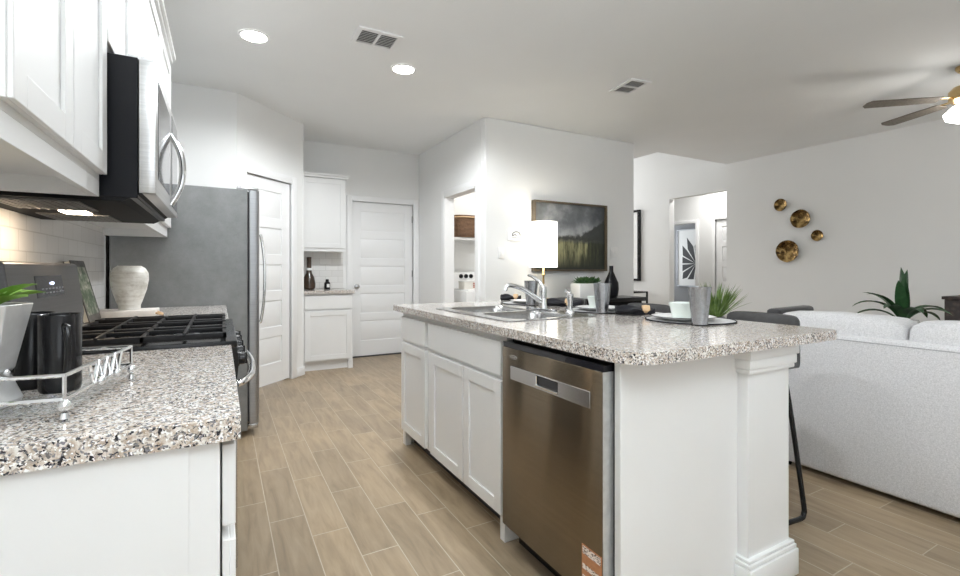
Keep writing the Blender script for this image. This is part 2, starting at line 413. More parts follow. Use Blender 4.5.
M['outlet'] = plain('switch plastic', (.88, .88, .87), .35)
M['sleeve'] = plain('bath sleeve', (.7, .7, .68), .5)

# ================================================================== SETTING
CZ = 2.752; WX = 6.717
m = MB(); m.box(-.9, 10.4, -3.7, 9.2, -.1, 0); struct(m.build('floor', M['floor'], origin=(0, 0, 0)))
m = MB(); m.box(-.9, 5.213, -3.7, 9.2, CZ, CZ+.08); m.box(5.213, 6.9, -3.7, 4.437, CZ, CZ+.08); m.box(6.9, 10.4, -3.7, 9.2, CZ, CZ+.08)
struct(m.build('ceiling', M['ceiling']))
m = MB(); m.box(5.213, 6.717, 4.437, 9.2, 3.30, 3.38)
m.box(5.133, 5.213, 4.437, 9.2, CZ+.08, 3.38); m.box(5.213, 6.717, 4.357, 4.437, CZ+.08, 3.38)
struct(m.build('ceiling_foyer', M['ceiling']))
m = MB(); m.box(-.78, -.63, -3.6, 6.3, 0, CZ); struct(m.build('wall_left', M['wall']))
m = MB(); m.box(-.63, -.618, .83, 3.60, .914, 1.50); struct(m.build('trim_1', M['tile_y'], origin=(-.62, 0, .914)))
m = MB(); m.box(-.63, .12, 4.773, 4.87, 0, CZ); struct(m.build('wall_pantry_return', M['wall']))
# diagonal pantry wall with its door
DM = T((.1216, 4.7728, 0), PI/4)          # local x along the wall, -y faces the room
DL = .9445; d0, d1, DH = .105, .738, 2.055
m = MB(DM); m.box(0, d0, 0, .1, 0, CZ); m.box(d1, DL, 0, .1, 0, CZ); m.box(d0, d1, 0, .1, DH, CZ)
struct(m.build('wall_pantry', M['wall']))
m = MB(DM); m.box(d0-.075, d0, -.018, .02, 0, DH+.075, .004); m.box(d1, d1+.075, -.018, .02, 0, DH+.075, .004); m.box(d0, d1, -.018, .02, DH, DH+.075, .004)
struct(m.build('trim_2', M['trim']))
def panel_door(mb, w, h, t, rows, stile=.11, rail=.10, top=.12, bot=.2):
    # door standing in local x (0..w), z (0..h); front face at y=0, raised panels
    mb.box(0, w, .012, t, 0, h)
    mb.box(0, stile, 0, .012, 0, h); mb.box(w-stile, w, 0, .012, 0, h)
    ph = (h-top-bot-rail*(rows-1))/rows
    z = bot; mb.box(stile, w-stile, 0, .012, 0, bot)
    for i in range(rows):
        Mx = mb.M
        mb.M = Mx @ Matrix(((1,0,0,0),(0,0,-1,.012),(0,1,0,0),(0,0,0,1)))   # frustum: local z -> -y
        mb.frustum((stile+.008, w-stile-.008, z+.008, z+ph-.008), 0, (stile+.035, w-stile-.035, z+.035, z+ph-.035), .010)
        mb.M = Mx
        top_ = top if i == rows-1 else rail
        mb.box(stile, w-stile, 0, .012, z+ph, z+ph+top_)
        z += ph+rail
def knob(mb_parent, M0, x, z, name='door_knob'):
    k = MB(M0 @ Matrix.Translation((x, 0, z)) @ Matrix.Rotation(PI/2, 4, 'X'))
    k.lathe(0, 0, [(.032, 0), (.032, .006), (.012, .010), (.011, .03), (.024, .036), (.029, .05), (.024, .062), (.005, .066)], 20)
    return k.build(name, M['chrome_soft'], mb_parent)
m = MB(DM @ Matrix.Translation((d0+.004, .02, .012))); panel_door(m, d1-d0-.008, DH-.016, .04, 5)
pd = struct(m.build('door_1', M['trim'], bevel=.002))
knob(pd, DM @ Matrix.Translation((0, .02, 0)), d0+.06, .95)
m = MB(); m.box(.69, .79, 5.43, 6.3, 0, CZ); struct(m.build('wall_nook', M['wall']))
# back wall with door
bx0, bx1, BH = 1.487, 2.327, 2.045
m = MB(); m.box(.69, bx0, 6.14, 6.28, 0, CZ); m.box(bx1, 4.6, 6.14, 6.28, 0, CZ); m.box(bx0, bx1, 6.14, 6.28, BH, CZ)
struct(m.build('wall_back', M['wall']))
m = MB(); m.box(bx0-.07, bx0, 6.12, 6.16, 0, BH+.07, .004); m.box(bx1, bx1+.07, 6.12, 6.16, 0, BH+.07, .004); m.box(bx0, bx1, 6.12, 6.16, BH, BH+.07, .004)
struct(m.build('trim_3', M['trim']))
m = MB(T((bx0+.004, 6.17, .015))); panel_door(m, bx1-bx0-.008, BH-.02, .04, 5)
bd = struct(m.build('door_2', M['trim'], bevel=.002)); knob(bd, T((bx0, 6.17, 0)), .065, .93)
m = MB(); m.box(bx0, bx1, 6.15, 6.26, 0, .012); struct(m.build('trim_4', M['gap']))
for z in (.25, 1.05, 1.80):
    h = MB(); h.box(bx1-.012, bx1-.002, 6.155, 6.171, z, z+.09); h.build('hinge', M['chrome_soft'], bd)
# laundry wall
ly0, ly1, LH = 4.455, 5.275, 2.055
m = MB(); m.box(2.413, 2.52, 4.38, ly0, 0, CZ); m.box(2.413, 2.52, ly1, 6.14, 0, CZ); m.box(2.413, 2.52, ly0, ly1, LH, CZ)
struct(m.build('wall_laundry', M['wall']))
m = MB()
m.box(2.395, 2.43, ly0-.07, ly0, 0, LH+.07, .004); m.box(2.395, 2.43, ly1, ly1+.07, 0, LH+.07, .004); m.box(2.395, 2.43, ly0, ly1, LH, LH+.07, .004)
m.box(2.40, 2.53, ly0-.001, ly0+.018, 0, LH); m.box(2.40, 2.53, ly1-.018, ly1+.001, 0, LH); m.box(2.40, 2.53, ly0, ly1, LH-.018, LH)
struct(m.build('trim_5', M['trim']))
m = MB(); m.box(2.413, 4.584, 4.27, 4.38, 0, CZ); struct(m.build('wall_kitchen_end', M['wall'], bevel=.012))
m = MB(); m.box(4.484, 4.584, 4.38, 9.1, 0, CZ); struct(m.build('wall_foyer_left', M['wall']))
# long living room wall with hallway opening
oy0, oy1, OZ = 4.432, 5.468, 2.36
m = MB(); m.box(WX, WX+.12, -3.6, oy0, 0, 3.3); m.box(WX, WX+.12, oy1, 9.1, 0, 3.3); m.box(WX, WX+.12, oy0, oy1, OZ, 3.3)
struct(m.build('wall_living', M['wall']))
m = MB(); m.box(4.5, WX, 8.0, 8.1, 0, 3.3); struct(m.build('wall_foyer_end', M['wall']))
# hallway
hy0, hy1 = 5.755, 6.50
hx = 7.8
m = MB(); m.box(hx, hx+.1, 3.2, 4.50, 0, CZ); m.box(hx, hx+.1, 5.36, hy0, 0, CZ); m.box(hx, hx+.1, hy1, 7.6, 0, CZ); m.box(hx, hx+.1, hy0, hy1, 2.03, CZ); m.box(hx, hx+.1, 4.5, 5.36, 2.05, CZ)
struct(m.build('wall_hall', M['wall']))
m = MB(); m.box(WX+.12, hx+.1, 7.6, 7.7, 0, CZ); m.box(WX+.12, hx+.1, 3.1, 3.2, 0, CZ); struct(m.build('wall_hall_end', M['wall']))
m = MB(); m.box(hx-.02, hx+.02, hy0-.06, hy0, 0, 2.09, .004); m.box(hx-.02, hx+.02, hy0, hy1, 2.03, 2.09, .004)
m.box(hx-.02, hx+.02, 5.36, 5.42, 0, 2.11, .004); m.box(hx-.02, hx+.02, 4.5, 5.36, 2.05, 2.11, .004); struct(m.build('trim_6', M['trim']))
m = MB(T((hx+.02, 4.504, .012), PI/2) @ Matrix.Scale(-1, 4, (0, 1, 0))); panel_door(m, .85, 2.03, .04, 5); struct(m.build('door_3', M['trim'], bevel=.002))
m = MB(); m.box(9.0, 9.1, 5.0, 9.0, 0, CZ); m.box(7.9, 9.1, 5.0, 5.1, 0, CZ); m.box(7.9, 9.1, 8.9, 9.0, 0, CZ); struct(m.build('wall_bedroom', M['greywall']))
# wall behind the camera with two windows
wins = ((-.25, 1.45), (4.55, 6.25)); wz0, wz1 = .7, 2.4
m = MB(); xs = [-.78]
for w0, w1 in wins: m.box(xs[-1], w0, -3.6, -3.5, 0, CZ); m.box(w0, w1, -3.6, -3.5, 0, wz0); m.box(w0, w1, -3.6, -3.5, wz1, CZ); xs.append(w1)
m.box(xs[-1], WX+.12, -3.6, -3.5, 0, CZ); struct(m.build('wall_rear', M['wall']))
for i, (w0, w1) in enumerate(wins):
    m = MB()
    for q in ((w0, w0+.05, wz0, wz1), (w1-.05, w1, wz0, wz1), (w0, w1, wz0, wz0+.05), (w0, w1, wz1-.05, wz1), (w0, w1, 1.53, 1.57)): m.box(q[0], q[1], -3.58, -3.52, q[2], q[3])
    struct(m.build('window_%d' % (i+1), M['trim']))
# baseboards
def base(name, pts, h=.09, t=.014):
    m = MB()
    for (a, b, mat) in pts:
        a, b = Vector((*a, 0)), Vector((*b, 0)); L = (b-a).length; ang = math.atan2(b.y-a.y, b.x-a.x)
        m.M = T(a, ang); m.box(0, L, -t, 0, 0, h, .003)
    struct(m.build(name, M['trim']))
base('baseboard_pantry', [((.12+.5799, 4.773+.58), (.79, 5.443), 0)]); base('baseboard_laundry', [((2.413, 6.14), (2.413, ly1+.07), 0), ((2.413, ly0-.07), (2.413, 4.27), 0)])
base('baseboard_nook', [((.79, 5.44), (.79, 5.56), 0)] ); base('baseboard_kitchen_end', [((2.413, 4.27), (4.584, 4.27), 0)])
base('baseboard_living', [((WX, oy0), (WX, -3.4), 0), ((WX, 8), (WX, oy1), 0)])
base('baseboard_hall', [((hx, 7.6), (hx, hy1), 0), ((hx, hy0-.06), (hx, 5.42), 0)])

# ================================================================== CABINETS
# a shaker front in a local frame: x 0..w, z 0..h, front at y=0, back at y=t
def shaker(mb, w, h, t=.02, fr=.057, rec=.009):
    mb.box(0, w, rec, t, 0, h)
    mb.box(0, fr, 0, rec, 0, h); mb.box(w-fr, w, 0, rec, 0, h); mb.box(fr, w-fr, 0, rec, 0, fr); mb.box(fr, w-fr, 0, rec, h-fr, h)
def slab(mb, w, h, t=.02): mb.box(0, w, 0, t, 0, h)
def FR(x, y, z, facing):
    # local frame whose -y axis points along `facing`
    ang = {'+x': PI/2, '-x': -PI/2, '-y': 0}[facing]
    return T((x, y, z), ang)
def front(name, parent, x, y0, y1, z0, z1, facing, kind='shaker', t=.02):
    w = y1-y0; h = z1-z0
    Mx = FR(x, y0 if facing == '+x' else y1, z0, facing) if facing != '-y' else FR(y0, x, z0, '-y')
    m = MB(Mx); (shaker if kind == 'shaker' else slab)(m, w, h, t)
    return m.build(name, M['white'], parent, bevel=.0018)

# --- island ---
FXI = 1.037
r = thing('base_cabinet', 'narrow white island base cabinet at the far end, one drawer over one door', 'cabinet', (1.35, 2.74, 0))
m = MB(); m.box(FXI+.02, 1.62, 2.655, 2.975, .10, .876); m.build('cabinet_body', M['white'], r)
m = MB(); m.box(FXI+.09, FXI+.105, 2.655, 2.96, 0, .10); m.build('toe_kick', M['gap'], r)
m = MB(); m.box(FXI+.02, FXI+.12, 2.957, 2.975, 0, .10); m.box(FXI+.02, FXI+.06, 2.93, 2.957, 0, .10); m.build('foot', M['white'], r)
front('door', r, FXI, 2.548, 2.955, .108, .678, '-x'); front('drawer_front', r, FXI, 2.548, 2.955, .700, .846, '-x', 'slab')
r = thing('sink_cabinet', 'wide white island sink cabinet with two shaker doors beside the dishwasher', 'cabinet', (1.35, 2.11, 0))
m = MB(); m.box(FXI+.02, FXI+.05, 1.683, 2.652, .10, .876); m.box(FXI+.05, 1.62, 1.683, 1.70, .10, .876); m.box(FXI+.05, 1.62, 2.64, 2.652, .10, .876); m.box(1.6, 1.62, 1.70, 2.64, .1, .876); m.box(FXI+.05, 1.6, 1.7, 2.64, .1, .12)
m.build('cabinet_body', M['white'], r)
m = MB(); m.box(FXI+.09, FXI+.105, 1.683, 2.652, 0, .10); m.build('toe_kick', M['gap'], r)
m = MB(); m.box(FXI+.01, FXI+.12, 1.683, 1.700, 0, .10); m.box(FXI+.01, FXI+.05, 1.70, 1.72, 0, .10); m.build('foot', M['white'], r)
front('door', r, FXI, 2.062, 2.470, .108, .678, '-x'); front('door', r, FXI, 1.700, 2.052, .108, .678, '-x'); front('drawer_front', r, FXI, 1.700, 2.500, .700, .846, '-x', 'slab')
# --- island end panel with knee wall and pilaster ---
r = thing('island_half_wall', 'plain white end panel and half wall carrying the island worktop', 'half wall', (1.5, 1.05, 0))
m = MB(); m.box(1.054, 1.632, 1.034, 1.06, 0, .876); m.build('end_panel', M['white'], r, bevel=.002)
m = MB(); m.box(1.645, 1.90, 1.07, 2.975, 0, .876); m.build('knee_wall', M['white'], r)
r = thing('island_pilaster', 'white square pilaster with moulded cap under the granite corner', 'pilaster', (1.76, 1.04, 0))
px0, px1, py0, py1 = 1.622, 1.905, .985, 1.26
m = MB(); m.box(px0+.012, px1-.012, py0+.012, 1.06, 0, .876); m.build('shaft', M['white'], r, bevel=.003)
m = MB()
for z0, z1, e in ((.835, .876, .014), (.80, .835, .008), (.783, .80, .002)): m.box(px0-e, px1+e, py0-e, 1.065, z0, z1, .004)
m.build('capital', M['white'], r)
m = MB()
for z0, z1, e in ((0, .098, .012), (.098, .115, .007), (.115, .128, .002)): m.box(px0-e, px1+e, py0-e, 1.065, z0, z1, .004)
m.build('plinth', M['white'], r)
# --- island worktop ---
def granite_top(outline, z0, z1, holes=()):
    m = MB(); m.prism(outline, z0, z1, holes); return m
out = rrect(1.016, 2.142, .938, 3.085, [.10, .03, .03, .03], 8)
hole = rrect(1.17, 1.60, 1.84, 2.60, .04, 4)
o = granite_top(out, .877, .914, [hole[::-1]]).build('island_worktop', M['granite'], bevel=.004)
tag(o, 'long speckled granite worktop of the island with a sink cut-out', 'worktop')
# --- dishwasher ---
r = thing('dishwasher', 'bronze toned stainless dishwasher under the island worktop', 'dishwasher', (1.35, 1.37, 0))
m = MB(); m.box(1.0680, 1.6100, 1.078, 1.655, .09, .868); m.build('tub', M['blackplastic'], r)
m = MB(); m.box(1.0180, 1.0630, 1.073, 1.656, .105, .838, .004); m.build('door', M['steel_dw'], r)
m = MB(); m.box(1.0220, 1.0680, 1.073, 1.656, .838, .858); m.build('control_strip', M['black_glass'], r)
m = MB(); m.box(1.0195, 1.0620, 1.0715, 1.0735, .105, .838); m.build('door_edge', M['galv'], r)
m = MB()
y0, y1, z0, z1 = 1.125, 1.588, .715, .768
for q in ((y0, 1.285, z0, z1), (1.415, y1, z0, z1), (1.285, 1.415, z0, z0+.008), (1.285, 1.415, z1-.004, z1)): m.box(1.0135, 1.0190, *q)
b = m.build('handle_band', M['steel'], r, bevel=.001)
m = MB(); m.box(1.0172, 1.0190, 1.285, 1.415, .723, .764); m.build('pocket_recess', M['black_glass'], b)
m = MB(); m.tube([(1.014, 1.415-.005*0, .726), (1.014, 1.285, .726)], .005, 8); m.tube([(1.014, 1.412, .726), (1.014, 1.412, .762)], .004, 8); m.build('pocket_grip', M['chrome'], b)
m = MB(); m.tube([(1.0178, 1.575+.028*math.cos(t*PI/12), .803+.007*math.sin(t*PI/12)) for t in range(24)], .0012, 5, True)
for k in range(5): m.box(1.0172, 1.0182, 1.560+.007*k, 1.563+.007*k, .800, .806)
m.build('badge', M['steel'], r)
m = MB(); m.box(1.0165, 1.0182, 1.0755, 1.165, .112, .272); st = m.build('energy_sticker', M['label_orange'], r); st['label'] = 'orange and white printed sticker'
for z0, z1 in ((.244, .268), (.196, .212), (.162, .176), (.120, .144)): m = MB(); m.box(1.0158, 1.017, 1.079, 1.161, z0, z1); m.build('sticker_band', M['label_white'], st)
m = MB(); m.box(1.10, 1.115, 1.078, 1.655, .0, .10); m.build('toe_kick', M['black'], r)
m = MB(); m.box(1.0980, 1.1150, 1.30, 1.42, .066, .080); m.build('vent_trim', M['chrome_soft'], r)
# --- sink ---
r = thing('kitchen_sink', 'double bowl stainless drop-in sink in the island worktop', 'sink', (1.41, 2.22, .914))
def bowl(y0, y1, x0=1.20, x1=1.575, depth=.18):
    m = MB(); n = 5; rings = []
    for k, (ins, z) in enumerate(((0, .919), (.004, .915), (.010, .90), (.018, .80), (.03, .75), (.07, .738))):
        rings.append([m.v((x, y, z)) for x, y in rrect(x0+ins, x1-ins, y0+ins, y1-ins, .055, n)])
    for A, B in zip(rings, rings[1:]):
        for i in range(len(A)): m.face([A[i], A[(i+1) % len(A)], B[(i+1) % len(A)], B[i]])
    m.face(rings[-1]); return m
m = MB(); m.prism(rrect(1.135, 1.695, 1.80, 2.64, .04), .9145, .919, [rrect(1.20, 1.575, 1.845, 2.195, .055, 5)[::-1], rrect(1.20, 1.575, 2.235, 2.595, .055, 5)[::-1]])
m.build('rim', M['sinksteel'], r, bevel=.0015)
for y0, y1 in ((1.845, 2.195), (2.235, 2.595)):
    b = bowl(y0, y1).build('bowl', M['sinksteel'], r)
    m = MB(); m.lathe(1.39, (y0+y1)/2, [(.002, .739), (.04, .739), (.042, .742), (.03, .7405)], 20); m.build('drain', M['chrome'], b)
# --- faucet ---
r = thing('kitchen_faucet', 'chrome single lever kitchen faucet behind the sink', 'faucet', (1.64, 2.216, .919))
m = MB(); m.prism(rrect(1.612, 1.668, 2.10, 2.335, .027), .9195, .929); m.build('deck_plate', M['chrome'], r, bevel=.003)
m = MB(); m.lathe(1.64, 2.216, [(.026, .929), (.025, .94), (.021, .965), (.022, 1.0), (.024, 1.03), (.022, 1.055), (.012, 1.066), (.001, 1.068)], 24); m.build('body', M['chrome'], r)
m = MB(); p = smooth_path([(1.63, 2.216, .965), (1.575, 2.22, 1.0), (1.50, 2.225, 1.043), (1.44, 2.23, 1.062), (1.405, 2.232, 1.060), (1.392, 2.233, 1.035)], 5)
m.tube(p, [.015-.004*i/len(p) for i in range(len(p))], 12); m.build('spout', M['chrome'], r)
m = MB(); p = smooth_path([(1.638, 2.218, 1.055), (1.625, 2.235, 1.085), (1.60, 2.27, 1.112), (1.585, 2.29, 1.120)], 5); m.tube(p, [.011-.004*i/len(p) for i in range(len(p))], 10); m.build('lever', M['chrome'], r)
r = thing('side_sprayer', 'small chrome side sprayer standing right of the faucet', 'sprayer', (1.64, 1.974, .919))
m = MB(); m.lathe(1.64, 1.974, [(.026, .9195), (.025, .926), (.014, .94), (.013, .975), (.017, 1.0), (.018, 1.02), (.012, 1.028)], 20); m.build('body', M['chrome'], r)
m = MB(); m.tube([(1.64, 1.974, 1.02), (1.632, 1.976, 1.035), (1.612, 1.98, 1.043)], [.012, .013, .011], 12); m.build('spray_head', M['chrome'], r)

# --- left run, near ---
CW0 = .872
r = thing('base_cabinet', 'white base cabinet nearest the camera, left of the range', 'cabinet', (-.3, 1.28, 0))
m = MB(); m.box(-.628, -.002, CW0, 1.685, .10, .876); m.build('cabinet_body', M['white'], r, bevel=.0015)
m = MB(); m.box(-.628, -.045, CW0-.004, CW0, .0, .876); m.build('end_panel', M['white'], r)
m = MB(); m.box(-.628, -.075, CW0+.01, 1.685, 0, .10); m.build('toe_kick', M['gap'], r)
front('drawer_front', r, .021, CW0+.012, 1.275, .728, .862, '+x', 'slab'); front('drawer_front', r, .021, 1.283, 1.675, .728, .862, '+x', 'slab')
front('door', r, .021, CW0+.012, 1.275, .112, .704, '+x'); front('door', r, .021, 1.283, 1.675, .112, .704, '+x')
o = granite_top(rrect(-.628, .028, .858, 1.687, .004, 2), .876, .914).build('worktop', M['granite'], bevel=.003)
tag(o, 'granite worktop in the left foreground carrying the mugs and tray', 'worktop')
r = thing('base_cabinet', 'white base cabinet between the range and the fridge', 'cabinet', (-.3, 3.0, 0))
m = MB(); m.box(-.628, -.002, 2.455, 3.585, .10, .876); m.build('cabinet_body', M['white'], r)
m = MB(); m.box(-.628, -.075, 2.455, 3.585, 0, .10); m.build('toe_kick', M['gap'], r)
for y0, y1 in ((2.462, 3.015), (3.025, 3.578)): front('drawer_front', r, .021, y0, y1, .728, .862, '+x', 'slab'); front('door', r, .021, y0, y1, .112, .704, '+x')
o = granite_top(rrect(-.628, .03, 2.453, 3.59, .004, 2), .876, .914).build('worktop', M['granite'], bevel=.003)
tag(o, 'granite worktop between the range and the fridge, under the vase', 'worktop')
# uppers
def upper(name, label, y0, y1, z0, z1, doors, rail=.06, x1=-.30):
    r = thing(name, label, 'cabinet', (-.46, (y0+y1)/2, z0))
    m = MB(); m.box(-.628, x1, y0, y1, z0+.045, z1)
    m.build('cabinet_body', M['white'], r, bevel=.001)
    m = MB(); m.box(x1-.02, x1, y0, y1, z0, z0+.045); m.box(-.628, x1-.02, y0, y0+.018, z0, z0+.045); m.box(-.628, x1-.02, y1-.018, y1, z0, z0+.045)
    m.build('light_rail', M['white'], r, bevel=.001)
    for a, b in doors: front('door', r, x1+.02, a, b, z0+rail, z1-.01, '+x')
    m = MB()
    for k, e in enumerate((.012, .028, .045)): m.box(-.628, x1+e, y0-(.0 if k else 0), y1, z1+.022*k, z1+.022*(k+1))
    m.build('crown_moulding', M['white'], r, bevel=.002)
    return r
upper('wall_cabinet', 'white upper cabinet nearest the camera, left of the microwave', .976, 1.665, 1.357, 2.44, [(.98, 1.312), (1.319, 1.652)])
upper('wall_cabinet', 'white upper cabinet between the microwave and the fridge', 2.462, 3.56, 1.357, 2.44, [(2.466, 3.005), (3.015, 3.556)])
r = thing('wall_cabinet', 'short white upper cabinet directly above the microwave', 'cabinet', (-.46, 2.06, 1.79))
m = MB(); m.box(-.628, -.30, 1.668, 2.458, 1.785, 2.44); m.build('cabinet_body', M['white'], r)
for a, b in ((1.673, 2.058), (2.066, 2.452)): front('door', r, -.28, a, b, 1.80, 2.43, '+x')
m = MB()
for k, e in enumerate((.012, .028, .045)): m.box(-.628, -.30+e, 1.668, 2.458, 2.44+.022*k, 2.44+.022*(k+1))
m.build('crown_moulding', M['white'], r)
# microwave
r = thing('microwave', 'over-the-range stainless microwave with an arched handle', 'microwave', (-.4, 2.07, 1.352))
m = MB(); m.box(-.626, -.215, 1.69, 2.45, 1.362, 1.775); m.build('housing', M['blackplastic'], r, bevel=.002)
m = MB(); m.box(-.213, -.171, 1.69, 2.45, 1.378, 1.772, .003); dr = m.build('door', M['steel_mw'], r)
m = MB(); m.box(-.1715, -.1695, 1.745, 2.10, 1.43, 1.73); m.build('window', M['black_glass'], dr)
m = MB(); m.box(-.1715, -.1695, 2.195, 2.43, 1.40, 1.755); m.build('control_panel', M['black_glass'], dr)
m = MB(); m.tube(smooth_path([(-.170, 2.14, 1.40), (-.152, 2.14, 1.435), (-.136, 2.14, 1.48), (-.130, 2.14, 1.535), (-.136, 2.14, 1.59), (-.152, 2.14, 1.635), (-.170, 2.14, 1.67)], 5), .0115, 12); m.build('handle', M['chrome'], dr)
m = MB(); m.box(-.626, -.255, 1.692, 2.448, 1.350, 1.362)
m.M = Matrix(); m.poly([(-.255, 1.692, 1.350), (-.255, 2.448, 1.350), (-.205, 2.448, 1.378), (-.205, 1.692, 1.378)]); m.poly([(-.255, 1.692, 1.350), (-.205, 1.692, 1.378), (-.255, 1.692, 1.378)])
m.build('bottom_pan', M['pan'], r)
for y0, y1 in ((1.74, 1.99), (2.15, 2.40)):
    m = MB(); m.box(-.56, -.36, y0, y1, 1.3465, 1.350)
    for k in range(9): m.box(-.56+.022*k+.005, -.56+.022*k+.012, y0+.01, y1-.01, 1.3445, 1.347)
    m.build('grease_filter', M['filter'], r)
m = MB(); m.box(-.47, -.40, 2.02, 2.12, 1.3455, 1.350); m.build('lamp_lens', M['mwlamp'], r)
m = MB(); m.box(-.24, -.18, 1.70, 1.735, 1.773, 1.783); m.build('vent_cap', M['chrome_soft'], r)
area('microwave_lamp', (-.43, 2.07, 1.335), (0, .25, 0), .1, .1, .6, (1, .76, .52))
# range
r = thing('gas_range', 'stainless gas range with black cast iron grates', 'range', (-.3, 2.07, 0))
m = MB(); m.box(-.60, -.01, 1.695, 2.445, .02, .905); m.build('body', M['blackplastic'], r)
m = MB(); m.box(-.58, .045, 1.692, 2.448, .905, .926, .004); m.build('cooktop', M['black'], r)
m = MB(); m.prism([(-.612, .905), (-.49, .905), (-.482, .985), (-.505, 1.170), (-.515, 1.176), (-.612, 1.176)], 0, .722)
for vv in m.bm.verts: vv.co = Vector((vv.co.x, 1.695+vv.co.z, vv.co.y))
bp = m.build('control_panel', M['stovesteel'], r, bevel=.004)
def slant(t, off=.0015): return (-.482-.023*t+off*.993, .985+.185*t+off*.12)
m = MB(); q = []
for y in (1.907, 2.182):
    for t in (.43, .80): x, z = slant(t); q.append((x, y, z))
m.poly([q[0], q[2], q[3], q[1]]); e = bmesh.ops.extrude_face_region(m.bm, geom=m.bm.faces[:]); bmesh.ops.translate(m.bm, verts=[g for g in e['geom'] if isinstance(g, bmesh.types.BMVert)], vec=(-.003, 0, -.001))
m.build('display', M['black_glass'], bp)
x, z = slant(.66, .003); m = MB(); m.sphere((x, 2.06, z), .005, 10); m.build('display_light', M['led'], bp)
m = MB()
for y in [1.955+.035*k for k in range(7)]:
    for t in (.50, .57):
        x, z = slant(t, .002); m.box(x-.0005, x+.0005, y, y+.016, z-.002, z+.002)
m.build('display_print', M['pewter'], bp)
m = MB(); x0, x1 = -.43, .015
for y0, y1 in ((1.70, 1.945), (1.95, 2.19), (2.195, 2.44)):
    for y in (y0, y1-.012): m.box(x0, x1, y, y+.012, .935, .953, .002)
    for x in (x0, x1-.012, (x0+x1)/2-.006): m.box(x, x+.012, y0, y1, .935, .953, .002)
    for x in (x0+.11, x1-.12): 
        m.box(x, x+.010, y0, y1, .943, .957, .002)
    m.box(x0, x1, (y0+y1)/2-.005, (y0+y1)/2+.005, .943, .957, .002)
    for x in (x0+.005, x1-.017):
        for y in (y0+.003, y1-.015): m.box(x, x+.012, y, y+.012, .925, .936)
m.build('grates', M['castiron'], r)
for cx_, cy_, rr in ((-.32, 1.82, .04), (-.10, 1.82, .05), (-.21, 2.07, .045), (-.32, 2.32, .04), (-.10, 2.32, .045)): m = MB(); m.lathe(cx_, cy_, [(rr, .926), (rr, .932), (rr*.75, .934), (rr*.75, .94), (rr*.3, .942)], 20); m.build('burner', M['pewter'], r)
m = MB(); m.prism([(-.01, .80), (.044, .80), (.050, .86), (.044, .905), (-.01, .905)], 0, .756)
for vv in m.bm.verts: vv.co = Vector((vv.co.x, 1.692+vv.co.z, vv.co.y))
m.build('knob_panel', M['black'], r, bevel=.002)
for k in range(5):
    y = 1.76+.155*k
    kb = MB(Matrix.Translation((.046, y, .857)) @ Matrix.Rotation(PI/2, 4, 'Y')); kb.lathe(0, 0, [(.026, 0), (.026, .006), (.021, .008), (.020, .022), (.016, .025)], 20); kb.box(-.019, .019, -.005, .005, .024, .030, .002); kb.build('knob', M['black'], r)
m = MB(); m.box(-.01, .045, 1.70, 2.44, .19, .79, .004); od = m.build('oven_door', M['steel'], r)
m = MB(); m.box(.0445, .0465, 1.78, 2.36, .28, .63); m.build('oven_window', M['black_glass'], od)
m = MB(); m.tube(smooth_path([(.045, 1.725, .78), (.066, 1.74, .785), (.092, 1.83, .79), (.104, 2.07, .79), (.092, 2.31, .79), (.066, 2.40, .785), (.045, 2.415, .78)], 6), .0115, 12); m.build('oven_handle', M['chrome'], od)
m = MB(); m.box(-.01, .04, 1.70, 2.44, .03, .18, .004); m.build('storage_drawer', M['steel'], r)
# fridge
r = thing('refrigerator', 'tall grey stainless refrigerator at the end of the left worktop', 'refrigerator', (-.2, 4.1, 0))
fy0, fy1 = 3.605, 4.515
m = MB(); m.box(-.60, .158, fy0, fy1, .04, 1.705); m.build('case', M['fridge_side'], r, bevel=.004)
m = MB(); m.box(-.55, .11, fy0+.03, fy1-.03, 0, .04); m.build('base_grille', M['blackplastic'], r)
m = MB(); m.box(.159, .167, fy0+.012, fy1-.012, .1, 1.69); m.build('gasket', M['gap'], r)
for y0, y1, hy in ((fy0, 4.055, 4.01), (4.063, fy1, 4.11)):
    m = MB(); m.prism(rrect(.168, .232, y0, y1, [.004, .025, .025, .004], 5), .085, 1.70); d = m.build('door', M['steel_fridge'], r, bevel=.002)
for y0, y1, hy in ((fy0, 4.055, 3.64), ):
    m = MB(); m.tube(smooth_path([(.232, hy, .78), (.245, hy, .80), (.262, hy, .93), (.268, hy, 1.09), (.262, hy, 1.25), (.245, hy, 1.38), (.232, hy, 1.40)], 5), .0095, 12)
    m.build('handle', M['chrome'], r)
m = MB(); m.box(.09, .225, fy0+.01, fy0+.06, 1.705, 1.722, .004); m.build('hinge_cover', M['chrome_soft'], r)
m = MB(); m.box(.16, .225, fy0+.006, fy0+.05, .05, .083, .004); m.build('foot_bracket', M['chrome_soft'], r)

